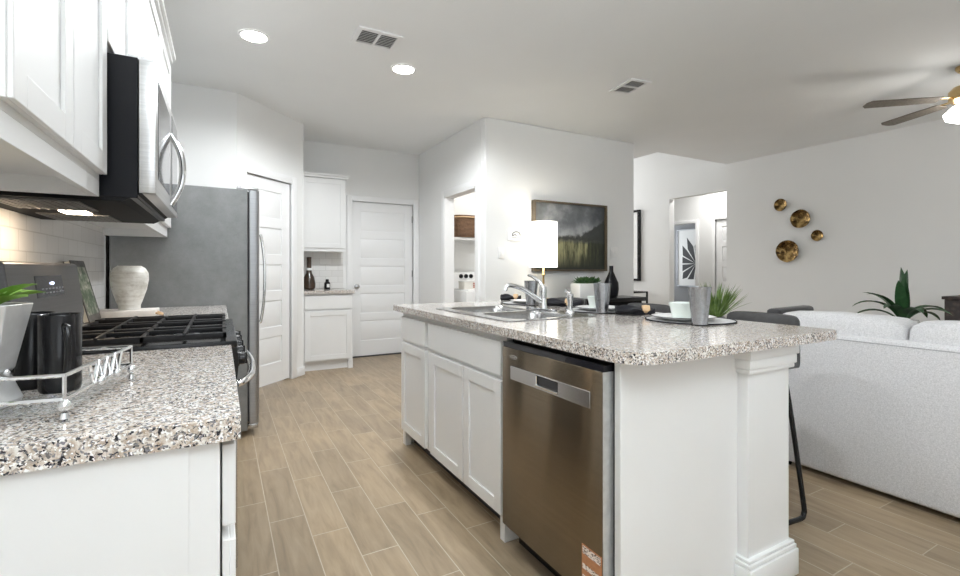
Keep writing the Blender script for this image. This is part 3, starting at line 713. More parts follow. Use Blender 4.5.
# nook cabinets
r = thing('wall_cabinet', 'white upper cabinet in the far nook beside the back door', 'cabinet', (1.07, 5.98, 1.37))
m = MB(); m.box(.80, 1.335, 5.83, 6.135, 1.37, 2.25); m.build('cabinet_body', M['white'], r)
m = MB(FR(.812, 5.81, 1.41, '-y')); shaker(m, .51, .83); m.build('door', M['white'], r, bevel=.002)
m = MB(); m.box(.792, 1.35, 5.80, 6.135, 2.25, 2.275); m.box(.792, 1.365, 5.785, 6.135, 2.275, 2.30); m.build('crown_moulding', M['white'], r, bevel=.002)
r = thing('base_cabinet', 'white base cabinet in the far nook beside the back door', 'cabinet', (1.07, 5.85, 0))
m = MB(); m.box(.80, 1.352, 5.56, 6.13, .10, .876); m.build('cabinet_body', M['white'], r)
m = MB(); m.box(.80, 1.30, 5.60, 5.62, 0, .10); m.build('toe_kick', M['white'], r)
m = MB(); m.box(1.30, 1.352, 5.545, 6.13, 0, .10); m.build('foot', M['white'], r)
m = MB(FR(.815, 5.54, .70, '-y')); slab(m, .52, .15); m.build('drawer_front', M['white'], r, bevel=.002)
m = MB(FR(.815, 5.54, .12, '-y')); shaker(m, .52, .56); m.build('door', M['white'], r, bevel=.002)
o = granite_top(rrect(.795, 1.372, 5.515, 6.132, .003, 2), .876, .912).build('worktop', M['granite'], bevel=.003)
tag(o, 'small granite worktop in the far nook under the tiled backsplash', 'worktop')
m = MB(); m.box(.792, 1.37, 6.128, 6.139, .914, 1.37); struct(m.build('trim_7', M['tile_x'], origin=(1.0, 6.13, .914)))
# nook items: tall decorated bottle, small canister
r = thing('decorative_bottle', 'dark brown wide bottle with a tall neck in the nook corner', 'bottle', (.93, 5.98, .912))
m = MB(); m.lathe(.93, 5.98, [(.055, .9125), (.072, .93), (.075, .98), (.06, 1.06), (.034, 1.11), (.028, 1.18), (.026, 1.28), (.030, 1.30), (.02, 1.305)], 24); m.build('glass', M['art_bottle'], r)
m = MB(); m.lathe(.93, 5.98, [(.031, 1.125), (.0315, 1.13), (.0305, 1.165), (.029, 1.17)], 24); m.build('neck_label', M['china'], r)
r = thing('canister', 'small black canister with a white label in the nook', 'canister', (1.143, 5.98, .912))
m = MB(); m.lathe(1.143, 5.98, [(.034, .9125), (.036, .92), (.036, .985), (.026, 1.0), (.02, 1.005), (.02, 1.03), (.012, 1.034)], 24); m.build('jar', M['black'], r)
m = MB(); m.prism(arc(1.143, 5.98, .0375, -1.9, -.9, 8)+arc(1.143, 5.98, .036, -.9, -1.9, 8), .935, .975); m.build('jar_label', M['china'], r)

# ================================================================== LEFT COUNTER ITEMS
# serving tray, rotated a little
TA = -.16
TM = T((-.217, .965, .914), TA)       # local origin at the near right corner; -x goes left, +y goes back
tw, td = .36, .29
r = thing('serving_tray', 'clear acrylic serving tray with chrome rails on the near worktop', 'tray', tuple(TM.translation))
m = MB(TM); m.box(-tw, 0, 0, td, .012, .018, .002); m.build('tray_base', M['glass'], r)
m = MB(TM)
for h in (.034, .072): m.tube([(-tw, 0, h), (0, 0, h), (0, td, h), (-tw, td, h)], .0036, 8, True)
m.build('rails', M['chrome'], r)
for x in (-tw, 0):
    for y in (0, td):
        m = MB(TM); m.sphere((x, y, .024), .0095, 14); m.lathe(x, y, [(.005, .0005), (.007, .004), (.005, .013)], 12); m.tube([(x, y, .03), (x, y, .072)], .003, 6); m.build('ball_foot', M['chrome'], r)
m = MB(TM); zz = []
for k in range(9): zz.append((0, td*.30+td*.5*k/8, .034 if k % 2 else .072))
m.tube(zz, .0035, 6); m.build('side_handle', M['chrome'], r)
for t in (.46, .72): m = MB(TM); m.sphere((0, td*t, .034), .009, 12); m.build('rail_ball', M['chrome'], r)
TZ = .914+.018
# faceted silver planter
r = thing('planter', 'faceted silver metal planter on the tray in the left foreground', 'planter', (-.343, 1.04, TZ))
m = MB(T((-.343, 1.04, TZ), .30)); n = 6
prof = ((.052, .0005), (.056, .01), (.040, .052), (.046, .060), (.068, .165))
rings = []
for r0, z in prof: rings.append([m.v((r0*math.cos(2*PI*k/n), r0*math.sin(2*PI*k/n), z)) for k in range(n)])
for A, B in zip(rings, rings[1:]):
    for k in range(n): m.face([A[k], A[(k+1) % n], B[(k+1) % n], B[k]])
ins = [m.v((.060*math.cos(2*PI*k/n), .060*math.sin(2*PI*k/n), .165)) for k in range(n)]; inn = [m.v((.052*math.cos(2*PI*k/n), .052*math.sin(2*PI*k/n), .13)) for k in range(n)]
for k in range(n): m.face([rings[-1][k], rings[-1][(k+1) % n], ins[(k+1) % n], ins[k]]); m.face([ins[k], ins[(k+1) % n], inn[(k+1) % n], inn[k]])
m.face(rings[0][::-1]); m.face(inn)
m.build('pot', M['galv'], r, angle=20, bevel=.0015)
m = MB(T((-.343, 1.04, TZ), .30)); m.lathe(0, 0, [(.002, .131), (.05, .135), (.03, .145), (.004, .148)], 12); m.build('soil', M['soil'], r)
for k in range(n):
    t = 2*PI*(k+.5)/n; m = MB(T((-.343, 1.04, TZ), .30)); m.sphere((.0405*math.cos(t), .0405*math.sin(t), .055), .006, 8); m.build('waist_stud', M['chrome'], r)
m = MB(T((-.343, 1.04, TZ+.14))); random.seed(5)
for (dx, dy, L, w, dr, el) in ((1, -.25, .085, .036, .7, 1.1), (1, .4, .080, .034, .8, .9), (.6, -.6, .07, .034, .9, .9), (.8, .9, .07, .034, .5, 1), (-.3, -1, .07, .034, .6, .8), (-1, .3, .08, .034, .6, .8), (-.5, .9, .08, .034, .5, 1), (.35, -.1, .10, .040, 1.3, 3), (1, -.5, .075, .034, .5, .7), (.2, .1, .10, .03, .9, 4)):
    m.leaf((dx*.012, dy*.012, .012), (dx, dy, el), L, w, dr)
m.build('foliage', M['leaf'], r)
# mugs
def mug(label, x, y, z, ang, R=.031, H=.140):
    r = thing('mug', label, 'mug', (x, y, z), 'black mugs on the tray')
    m = MB(T((x, y, z)))
    m.lathe(0, 0, [(R*.88, .0006), (R*.96, .004), (R, .012), (R, H-.002), (R*.97, H), (R*.92, H-.002), (R*.92, .008), (.002, .006)], 36, True, True); m.build('cup', M['black'], r)
    c, s_ = math.cos(ang), math.sin(ang); hp = smooth_path([(R-.003, H*.86), (R+.012, H*.85), (R+.022, H*.68), (R+.021, H*.45), (R+.010, H*.25), (R-.003, H*.2)], 5)
    m = MB(T((x, y, z))); m.tube([(p[0]*c, p[0]*s_, p[1]) for p in [(q[0], q[1]) for q in hp]] if False else [(a[0]*c, a[0]*s_, a[1]) for a in [(v.x, v.y) for v in [Vector((q[0], q[1], 0)) for q in hp]]], .0055, 10); m.build('handle', M['black'], r)
_sp = smooth_path
def smooth_path(pts, n=6): return _sp([(p if len(p) == 3 else (p[0], p[1], 0)) for p in pts], n)
mug('glossy black mug with its handle facing the camera', -.258, 1.12, TZ, math.radians(-66))
mug('glossy black mug tucked behind the silver planter', -.312, 1.175, TZ, math.radians(150), .034)
# cookbook leaning behind the range
r = thing('cookbook', 'dark photo cookbook leaning on the tiles beyond the range', 'book', (-.55, 2.78, .914))
BM_ = T((-.515, 2.66, .9165)) @ Matrix.Rotation(math.radians(-14), 4, 'Y')
m = MB(BM_); m.box(0, .004, 0, .23, 0, .285); m.box(-.022, -.018, 0, .23, 0, .285); m.box(-.022, .004, .23, .234, 0, .285); m.build('cover', M['bookcover'], r, bevel=.001)
m = MB(BM_); m.box(-.0178, -.0002, .004, .229, .004, .281); m.build('page_block', M['pages'], r)
m = MB(BM_)
for y0, y1, z0, z1 in ((.015, .215, .03, .255),): m.box(.0038, .0048, y0, y1, z0, z1)
m.build('cover_picture', M['bookpic'], r)
# board with rope handle and vase
r = thing('serving_board', 'whitewashed serving board with a rope loop under the vase', 'board', (-.43, 3.0, .914))
m = MB(T((-.425, 2.985, .9145))); m.box(-.17, .13, -.10, .10, 0, .032, .005); m.build('plank', M['lightwood'], r)
m = MB(); m.tube(smooth_path([(-.297, 2.90, .931), (-.280, 2.895, .928), (-.27, 2.93, .922), (-.275, 2.98, .922), (-.297, 2.985, .931)], 5), .006, 8); m.build('rope_loop', M['wood_ring'], r)
m = MB(); m.lathe(-.415, 2.99, [(0.0437, .947), (0.0470, .95), (0.0470, .968), (0.0554, .99), (0.0739, 1.05), (0.0823, 1.10), (0.0806, 1.135), (0.0672, 1.160), (0.0538, 1.169), (0.0504, 1.172), (0.0454, 1.170), (0.0420, 1.15)], 40, True, True)
tag(m.build('vase', M['vase']), 'rough white ceramic vase on the board beside the fridge', 'vase')
# outlet strip on the tile near fridge omitted

# ================================================================== ISLAND TABLE SETTINGS
def placemat(label, x, y, R=.195):
    r = thing('placemat', label, 'placemat', (x, y, .914), 'round placemats on the island')
    m = MB(T((x, y, .914))); m.lathe(0, 0, [(R-.004, .0005), (R, .002), (R-.002, .004), (.002, .0042)], 48); m.build('mat', M['mat'], r)
    m = MB(T((x, y, .914))); m.tube([(R*math.cos(t*PI/24), R*math.sin(t*PI/24), .004) for t in range(48)], .0032, 6, True); m.build('edging', M['blackcloth'], r)
def plate(label, x, y, z=.9188, R=.14):
    r = thing('dinner_plate', label, 'plate', (x, y, z), 'dinner plates on the placemats')
    m = MB(T((x, y, z))); m.lathe(0, 0, [(R*.6, .0005), (R*.64, .002), (R*.97, .014), (R, .017), (R*.97, .018), (R*.66, .0065), (R*.6, .0055), (.002, .0055)], 48); m.build('dish', M['china'], r)
    m = MB(T((x, y, z))); m.tube([(R*.998*math.cos(t*PI/24), R*.998*math.sin(t*PI/24), .0172) for t in range(48)], .0018, 6, True); m.build('rim_line', M['black'], r)
def bowl_(label, x, y, z=.9253, R=.062):
    m = MB(T((x, y, z))); m.lathe(0, 0, [(R*.70, .0005), (R*.74, .003), (R*.80, .02), (R*.9, .048), (R, .072), (R*.985, .0735), (R*.94, .072), (R*.84, .045), (R*.7, .012), (.002, .008)], 40)
    tag(m.build('bowl', M['mint'], origin=(x, y, z)), label, 'bowl', 'mint bowls on the plates')
def tumbler(label, x, y, z=.914, R=.047, H=.165):
    r = thing('tumbler', label, 'cup', (x, y, z), 'brushed metal tumblers')
    m = MB(T((x, y, z))); m.lathe(0, 0, [(R*.66, .006), (R*.66, .008), (R*.96, H-.02), (R, H), (R*.96, H), (R*.62, .012), (.002, .010)], 36); m.build('cup', M['hammered'], r)
    m = MB(T((x, y, z))); m.lathe(0, 0, [(R*.64, .0005), (R*.66, .002), (R*.66, .006), (R*.5, .0065)], 28); m.build('base_ring', M['black'], r)
def napkin(label, x, y, z, ang, ringpos=.25, L=.26):
    r = thing('napkin', label, 'napkin', (x, y, z), 'black napkins in wooden rings')
    m = MB(T((x, y, z), ang)); n = 20; k2 = 14; rings = []
    for i in range(n+1):
        t = i/n*2-1; u = t*L/2; d = abs(u - ringpos*L/2)
        w = .019+.036*min(1, d/(L*.34))**.8; h = .013+.012*min(1, d/(L*.3))
        ring = []
        for k in range(k2):
            a_ = 2*PI*k/k2; f_ = 1+.30*math.sin(5*a_+3*t)+.18*math.sin(3*a_+7*t)
            ring.append(m.v((u, w*math.cos(a_)*f_, max(.0008, h+h*math.sin(a_)*f_))))
        rings.append(ring)
    for A, B in zip(rings, rings[1:]):
        for k in range(k2): m.face([A[k], A[(k+1) % k2], B[(k+1) % k2], B[k]])
    m.face(rings[0]); m.face(rings[-1][::-1])
    m.build('cloth', M['blackcloth'], r, angle=60, subsurf=1)
    rg = MB(T((x, y, z), ang) @ Matrix.Translation((ringpos*L/2, 0, .0275)) @ Matrix.Rotation(PI/2, 4, 'Y'))
    rg.lathe(0, 0, [(.021, -.018), (.024, -.019), (.027, 0), (.024, .019), (.021, .018)], 24, False, False)
    rg.build('napkin_ring', M['wood_ring'], r)
placemat('round placemat nearest the camera on the island, behind the front tumbler', 1.925, 1.455)
plate('white plate under the mint bowl nearest the camera', 1.895, 1.468); bowl_('mint bowl at the nearest place setting on the island', 1.888, 1.462)
tumbler('metal tumbler at the nearest place setting on the island', 1.783, 1.298)
napkin('black napkin in a wooden ring left of the nearest place setting', 1.90, 1.765, .914, math.radians(-40), .55, .20)
placemat('round placemat of the middle place setting on the island', 1.92, 2.05)
plate('white plate behind the middle tumbler on the island', 1.92, 2.05); bowl_('mint bowl mostly hidden behind the middle tumbler', 1.905, 2.045)
tumbler('metal tumbler of the middle place setting, in front of the black vase', 1.805, 1.905)
napkin('black napkin in a wooden ring behind the side sprayer', 1.93, 2.39, .914, math.radians(-48))
placemat('round placemat at the far end of the island behind the faucet', 1.905, 2.73)
plate('white plate at the far end of the island behind the faucet', 1.905, 2.73)
tumbler('metal tumbler standing behind the faucet', 1.79, 2.55)
napkin('black napkin in a wooden ring at the far end of the island', 1.93, 3.045-.03, .914, math.radians(-35), .45, .16)
# grass plant on a small round table beyond the stools
r = thing('round_table', 'small round white table beyond the stools, left of the sofa', 'table', (3.34, 2.29, 0))
m = MB(); m.lathe(3.34, 2.29, [(.28, .695), (.30, .70), (.30, .715), (.29, .72)], 40); m.build('tabletop', M['white'], r)
m = MB(); m.lathe(3.34, 2.29, [(.20, 0), (.20, .012), (.03, .03), (.025, .695)], 28); m.build('pedestal', M['white'], r)
GX, GY, GZ = 3.34, 2.29, .72
r = thing('potted_grass', 'spiky green potted grass showing right of the nearest tumbler', 'plant', (GX, GY, GZ))
m = MB(T((GX, GY, GZ))); m.lathe(0, 0, [(.045, .0005), (.05, .004), (.062, .07), (.058, .072), (.052, .064), (.002, .062)], 20); m.build('pot', M['pot_grey'], r)
m = MB(T((GX, GY, GZ+.062))); random.seed(11)
for k in range(230):
    a_ = random.uniform(0, 2*PI); el = random.uniform(.75, 3.2)
    m.leaf((.03*math.cos(a_), .03*math.sin(a_), 0), (math.cos(a_), math.sin(a_), el), random.uniform(.17, .30), random.uniform(.006, .011), random.uniform(.05, .45), 5)
m.build('blades', M['fern'], r)

# ================================================================== BAR STOOLS
def stool(label):
    r = thing('bar_stool', label, 'stool', (0, 0, 0), 'bar stools along the island')
    # shell: seat that curves up into a low wrapped back; +x is the back side
    m = MB(); nu, nv = 14, 12
    def shell(u, v, off):
        # u across (-1..1), v from front of seat (0) to top of back (1)
        w = .185+.02*math.sin(PI*min(1, v*1.2))
        y = u*w
        if v < .55: x = -.20+.36*(v/.55); z = .66+.018*u*u*0
        else:
            t = (v-.55)/.45; x = .16+.045*math.sin(t*PI/2)+.03*t; z = .66+.27*t**1.25
        wrap = max(0, v-.35)/.65
        x -= .055*wrap*abs(u)**2.5*(1 if v > .5 else .4); z += .05*abs(u)**3*(1-wrap)*.9
        if v > .55: z -= .012*abs(u)**8
        nx, nz = (0, 1) if v < .5 else (-1, .2)
        return (x+nx*off, y, z+nz*off)
    A = [[m.v(shell(-1+2*i/nu, j/nv, 0)) for i in range(nu+1)] for j in range(nv+1)]
    B = [[m.v(shell(-1+2*i/nu, j/nv, .030)) for i in range(nu+1)] for j in range(nv+1)]
    for j in range(nv):
        for i in range(nu):
            m.face([A[j][i], A[j][i+1], A[j+1][i+1], A[j+1][i]]); m.face([B[j][i], B[j+1][i], B[j+1][i+1], B[j][i+1]])
    for i in range(nu): m.face([A[0][i], B[0][i], B[0][i+1], A[0][i+1]]); m.face([A[nv][i], A[nv][i+1], B[nv][i+1], B[nv][i]])
    for j in range(nv): m.face([A[j][0], A[j+1][0], B[j+1][0], B[j][0]]); m.face([A[j][nu], B[j][nu], B[j+1][nu], A[j+1][nu]])
    m.build('seat_shell', M['dark_leather'], r, angle=60, subsurf=1)
    for s in (-1, 1):
        m = MB(); m.tube(smooth_path([(-.12, s*.12, .648), (-.14, s*.15, .60), (-.185, s*.205, .10), (-.19, s*.212, .025), (-.165, s*.215, .011), (0, s*.224, .011), (.08, s*.231, .011), (.112, s*.228, .025), (.115, s*.222, .10), (.115, s*.15, .60), (.11, s*.12, .648)], 6), .011, 10)
        m.build('leg', M['black'], r)
    m = MB(); m.tube([(-.165, -.185, .28), (-.165, .185, .28)], .009, 10); m.build('footrest', M['black'], r)
    m = MB(); m.box(-.14, .13, -.13, .13, .635, .652, .004); m.build('seat_plate', M['black'], r)
    return r
st0 = stool('charcoal bar stool nearest the camera, beside the pilaster'); st0.location = (2.245, 1.405, 0)
dup(st0, (2.245, 2.13, 0), 'charcoal bar stool in the middle of the row, behind the near napkin')
dup(st0, (2.245, 2.90, 0), 'charcoal bar stool farthest from the camera, behind the sprayer')

# ================================================================== CONSOLE AGAINST THE KITCHEN END WALL
r = thing('console_table', 'black console table against the wall under the landscape painting', 'console table', (3.5, 4.03, 0))
m = MB(); m.box(2.70, 4.33, 3.83, 4.22, .79, .835, .004); m.build('tabletop', M['black'], r)
m = MB(); m.box(2.76, 4.27, 3.86, 4.20, .66, .79); m.build('apron', M['black'], r)
for x in (2.76, 4.21):
    for y in (3.86, 4.14): m = MB(); m.box(x, x+.06, y, y+.06, 0, .66); m.build('leg', M['black'], r)
m = MB(); m.box(2.76, 4.27, 3.87, 4.19, .12, .15); m.build('lower_shelf', M['black'], r)
r = thing('table_lamp', 'brass table lamp with a tall white drum shade, lit', 'lamp', (2.98, 4.02, .835))
m = MB(); m.lathe(2.98, 4.02, [(.148, 1.175), (.148, 1.655), (.144, 1.655), (.144, 1.175), (.148, 1.175)], 40, False, False); m.build('lamp_shade', M['shade'], r)
m = MB(); m.lathe(2.98, 4.02, [(.075, .8355), (.075, .85), (.02, .856), (.012, .87), (.012, 1.08), (.02, 1.10), (.012, 1.12), (.009, 1.30)], 24); m.build('base', M['brass'], r)
m = MB()
for k in range(3): a_ = 2*PI*k/3; m.tube([(2.98, 4.02, 1.30), (2.98+.145*math.cos(a_), 4.02+.145*math.sin(a_), 1.30)], .003, 6)
m.build('shade_spider', M['brass'], r)
m = MB(); m.sphere((2.98, 4.02, 1.40), .035, 16); m.build('bulb', M['shade'], r)
point('table_lamp_light', (2.98, 4.02, 1.55), .9, (1, .96, .88), .05)
r = thing('succulent_box', 'white box planter of dark green succulents on the console', 'plant', (3.50, 3.98, .835))
m = MB(); m.box(3.38, 3.71, 3.90, 4.06, .8355, 1.0, .004); m.build('box', M['china'], r)
m = MB(); random.seed(2)
for k in range(16):
    cx_, cy_ = 3.41+.27*random.random(), 3.93+.10*random.random()
    for j in range(18):
        a_ = random.uniform(0, 2*PI); m.leaf((cx_, cy_, .995), (math.cos(a_), math.sin(a_), random.uniform(.2, 2)), random.uniform(.045, .10), .030, .1, 4, .3)
m.build('foliage', M['succulent'], r)
m = MB(); m.lathe(3.93, 4.0, [(.06, .8355), (.075, .85), (.085, .93), (.08, 1.0), (.045, 1.08), (.024, 1.13), (.022, 1.19), (.026, 1.195), (.018, 1.19)], 32)
tag(m.build('bottle_vase', M['blackplastic']), 'matt black bottle vase on the console behind the middle tumbler', 'vase')
# painting
r = thing('landscape_painting', 'large framed misty landscape painting on the kitchen end wall', 'painting', (3.535, 4.25, 1.133))
m = MB(); m.box(3.02, 4.05, 4.235, 4.262, 1.15, 1.90); m.build('canvas', M['painting'], r, origin=None)
cv = [o for o in r.children if o.name.startswith('canvas')][0]
for vv in cv.data.vertices: vv.co.z -= .017
cv.location.z = .017
m = MB()
for q in ((3.00, 3.02, 1.133, 1.92), (4.05, 4.07, 1.133, 1.92), (3.02, 4.05, 1.133, 1.153), (3.02, 4.05, 1.90, 1.92)): m.box(q[0], q[1], 4.205, 4.268, q[2], q[3])
m.build('frame', M['frame_dark'], r, bevel=.002)
# small wall sign with doodle, switches
r = thing('wall_sign', 'small square white sign with a dark doodle left of the lamp', 'sign', (2.78, 4.26, 1.48))
m = MB(); m.box(2.70, 2.865, 4.245, 4.268, 1.465, 1.60, .003); m.build('board', M['outlet'], r)
m = MB(); m.tube(smooth_path([(2.735, 4.2435, 1.515), (2.745, 4.2435, 1.545), (2.785, 4.2435, 1.56), (2.825, 4.2435, 1.55), (2.838, 4.2435, 1.52)], 5), .004, 6)
m.tube(smooth_path([(2.74, 4.2435, 1.512), (2.765, 4.2435, 1.528), (2.79, 4.2435, 1.522)], 4), .004, 6); m.tube([(2.735, 4.2435, 1.495), (2.84, 4.2435, 1.495)], .0018, 5); m.build('drawing', M['gap'], r)
def plate_sw(label, x, z, w):
    r = thing('light_switch', label, 'switch', (x, 4.266, z-.06)); m = MB(); m.box(x-w/2, x+w/2, 4.262, 4.268, z-.06, z+.06, .002); m.build('cover_plate', M['outlet'], r)
    m = MB()
    for k in range(int(round(w/.05))-0 or 1): cx_ = x-w/2+.035+.046*k; m.box(cx_-.015, cx_+.015, 4.258, 4.262, z-.032, z+.032, .002) if cx_+.015 < x+w/2 else None
    m.build('rocker', M['outlet'], r)
plate_sw('white wall switch under the small sign', 2.61, 1.33, .07); plate_sw('white double wall switch right of the landscape painting', 4.235, 1.37, .118)

# ================================================================== LAUNDRY ROOM
r = thing('laundry_shelf', 'white wall shelf in the laundry room carrying the basket', 'shelf', (3.3, 5.98, 1.57))
m = MB(); m.box(2.525, 4.48, 5.80, 6.138, 1.565, 1.60, .002); m.build('board', M['white'], r)
m = MB(); m.box(2.525, 4.48, 6.115, 6.138, 1.50, 1.565); m.build('cleat', M['white'], r)
r = thing('wicker_basket', 'brown wicker basket on the laundry shelf', 'basket', (3.02, 5.93, 1.60))
m = MB(T((3.02, 5.93, 1.601))); n = 24; rings = []
for w_, z in ((.165, 0), (.18, .02), (.195, .14), (.20, .29), (.205, .30), (.195, .305), (.185, .29), (.17, .04)):
    rings.append([m.v((w_*1.08*math.copysign(abs(math.cos(2*PI*k/n))**.5, math.cos(2*PI*k/n)), .9*w_*math.copysign(abs(math.sin(2*PI*k/n))**.5, math.sin(2*PI*k/n)), z)) for k in range(n)])
for A, B in zip(rings, rings[1:]):
    for k in range(n): m.face([A[k], A[(k+1) % n], B[(k+1) % n], B[k]])
m.face(rings[0][::-1]); m.face(rings[-1]); m.build('weave', M['wicker'], r)
m = MB(T((3.02, 5.93, 1.601))); m.tube(smooth_path([(.212, -.06, .28), (.217, -.05, .335), (.212, 0, .36), (.217, .05, .335), (.212, .06, .28)], 5), .010, 8); m.build('handle', M['wicker'], r)
m = MB(T((3.02, 5.93, 1.601))); m.tube([(1.02*x.co.x, 1.02*x.co.y, .262) for x in []] or [(.218*math.copysign(abs(math.cos(2*PI*k/24))**.5, math.cos(2*PI*k/24)), .184*math.copysign(abs(math.sin(2*PI*k/24))**.5, math.sin(2*PI*k/24)), .275) for k in range(24)], .009, 6, True); m.build('rim_band', M['wood_ring'], r)
r = thing('washing_machine', 'white top loading washing machine with three dials', 'washer', (3.15, 5.8, 0))
m = MB(); m.box(2.80, 3.50, 5.45, 6.12, 0, .87, .01); m.build('cabinet', M['washer'], r)
m = MB(); m.box(2.80, 3.50, 5.98, 6.12, .87, 1.115, .012); cp = m.build('console', M['washer'], r)
for x in (2.985, 3.065, 3.145):
    k = MB(Matrix.Translation((x, 5.98, 1.058)) @ Matrix.Rotation(PI/2, 4, 'X')); k.lathe(0, 0, [(.030, 0), (.030, .012), (.023, .014), (.021, .03), (.012, .032)], 20); k.build('dial', M['blackplastic'], cp)
m = MB(); m.box(2.85, 3.45, 5.50, 5.95, .87, .884, .004); m.build('lid', M['washer'], r)
r = thing('storage_box', 'cream box with a red brown label on the washing machine', 'box', (2.99, 5.7, .884))
m = MB(); m.box(2.86, 3.08, 5.62, 5.80, .8845, .985, .004); m.build('carton', M['cream'], r)
m = MB(); m.box(2.855, 3.085, 5.615, 5.805, .985, 1.0, .003); m.build('lid', M['grille'], r)
m = MB()
for z in (.905, .93, .955): m.box(2.99, 3.07, 5.617, 5.6205, z, z+.018)
m.build('box_label', M['redbrown'], r)
area('laundry_lamp', (3.3, 5.2, 2.70), (0, 0, 0), .5, .5, 8, (1, .96, .90))

# ================================================================== LIVING ROOM
r = thing('sofa', 'large light grey fabric sofa seen from behind', 'sofa', (3.37, .45, 0))
SY0, SY1 = -.95, 1.62
SX = -.23; SM = Matrix.Translation((SX, 0, 0))
m = MB(SM); m.box(3.13, 3.27, SY0, SY1, .03, .802, .022, 3); m.build('back_frame', M['sofa'], r)
m = MB(SM); m.tube([(3.139, SY0+.02, .79), (3.139, SY1-.02, .79)], .006, 8); m.build('piping', M['sofa'], r)
m = MB(SM); m.box(3.1285, 3.132, SY0+.02, SY1-.02, .776, .780); m.build('seam', M['sofa_seam'], r)
m = MB(SM); m.box(3.27, 4.05, SY0, SY1, .06, .36, .02, 3); m.build('seat_base', M['sofa'], r)
for y0, y1 in ((SY0, SY0+.2), (SY1-.2, SY1)): m = MB(SM); m.box(3.26, 4.03, y0, y1, .06, .62, .035, 3); m.build('arm', M['sofa'], r)
def cushion(name, x0, x1, y0, y1, z0, z1, parent, puff=.03, bev=.05, seed=0, tilt=0):
    m = MB(SM); nx, ny, nz = 6, 14, 10
    bmesh.ops.create_cube(m.bm, size=2); bmesh.ops.subdivide_edges(m.bm, edges=m.bm.edges[:], cuts=11, use_grid_fill=True)
    cx_, cy_, cz_ = (x0+x1)/2, (y0+y1)/2, (z0+z1)/2; hx_, hy_, hz_ = (x1-x0)/2, (y1-y0)/2, (z1-z0)/2
    for v in m.bm.verts:
        p = v.co.copy(); q = []
        R_ = bev; c = Vector((p.x*hx_, p.y*hy_, p.z*hz_)); inn = Vector((max(-hx_+R_, min(hx_-R_, c.x)), max(-hy_+R_, min(hy_-R_, c.y)), max(-hz_+R_, min(hz_-R_, c.z))))
        d = c-inn
        if d.length > 1e-6: c = inn + d.normalized()*R_
        bul = (1-p.y*p.y)*(1-p.z*p.z)
        c.x += math.copysign(puff*bul, p.x) if abs(p.x) > .99 else p.x*puff*bul
        c.z += puff*.9*(1-p.y*p.y)*max(0, p.z) 
        c += Vector((1, 1, 1))*.006*noise.noise(Vector((c.x*9+seed, c.y*9, c.z*9)))
        c.x -= tilt*c.z
        v.co = m.M @ (Vector((cx_, cy_, cz_))+c)
    return m.build(name, M['sofa'], parent, angle=80)
cw = (SY1-SY0)/4.4
ys = [1.645, 1.015, .36, -.29, -.94]
for i in range(4): cushion('back_cushion', 3.18, 3.42, ys[i+1]+.002, ys[i]-.002, .46, .892, r, .02, .05, i*3.7, 0)
for i in range(3):
    a_ = SY0+.2+(SY1-SY0-.4)*i/3; cushion('seat_cushion', 3.30, 4.08, a_+.004, a_+(SY1-SY0-.4)/3-.004, .36, .50, r, .012, .045, i*2.1)
for x in (3.18, 3.96):
    for y in (SY0+.06, SY1-.06): m = MB(SM); m.lathe(x, y, [(.018, 0), (.026, .031)], 12); m.build('foot', M['black'], r)
# side table + dracaena beyond the sofa
r = thing('side_table', 'round dark side table beyond the sofa under the potted plant', 'side table', (4.62, 1.60, 0))
m = MB(); m.lathe(4.62, 1.60, [(.24, .61), (.25, .615), (.25, .635), (.24, .64)], 36); m.build('tabletop', M['carved'], r)
m = MB(); m.lathe(4.62, 1.60, [(.16, 0), (.16, .015), (.025, .03), (.02, .61)], 24); m.build('pedestal', M['black'], r)
r = thing('potted_dracaena', 'dark green strap leaved plant rising behind the sofa', 'plant', (4.62, 1.60, .64))
m = MB(); m.lathe(4.62, 1.60, [(.07, .6405), (.075, .645), (.095, .76), (.09, .765), (.083, .75), (.004, .745)], 28); m.build('pot', M['china'], r)
m = MB(T((4.62, 1.60, .75))); random.seed(21)
RV = Vector((.876, -.483, 0)); FV = Vector((.483, .876, 0))
for (sx, sf, el, L, w, dr) in ((-.10, 0, 3, .46, .062, .02), (.04, -.2, 3, .44, .075, .02), (.10, .1, 3.2, .40, .06, .05), (-.9, 0, 2.2, .40, .045, 1.7), (-1, .2, 1.9, .44, .045, 2.1), (-.8, -.4, 1.5, .36, .055, 1.8), (-1, .6, 1.3, .36, .05, 1.9),
    (.9, -.2, 1.7, .36, .055, 2.2), (1, .4, 1.5, .40, .05, 2.3), (.6, .8, 2, .38, .05, 1.5), (.5, -.8, 1.5, .34, .055, 2.0), (-.3, -.9, 1.5, .32, .06, 1.8), (-.3, .9, 2, .40, .05, 1.5), (1, 0, 1.1, .34, .05, 2), (-.5, -.3, 3, .36, .06, .5), (.3, .3, 2.8, .36, .06, .6)):
    d = RV*sx+FV*sf; m.leaf(d*.02, (d.x, d.y, el), L*.92, w*1.35, dr, 10, .18)
m.build('leaves', M['dracaena'], r)
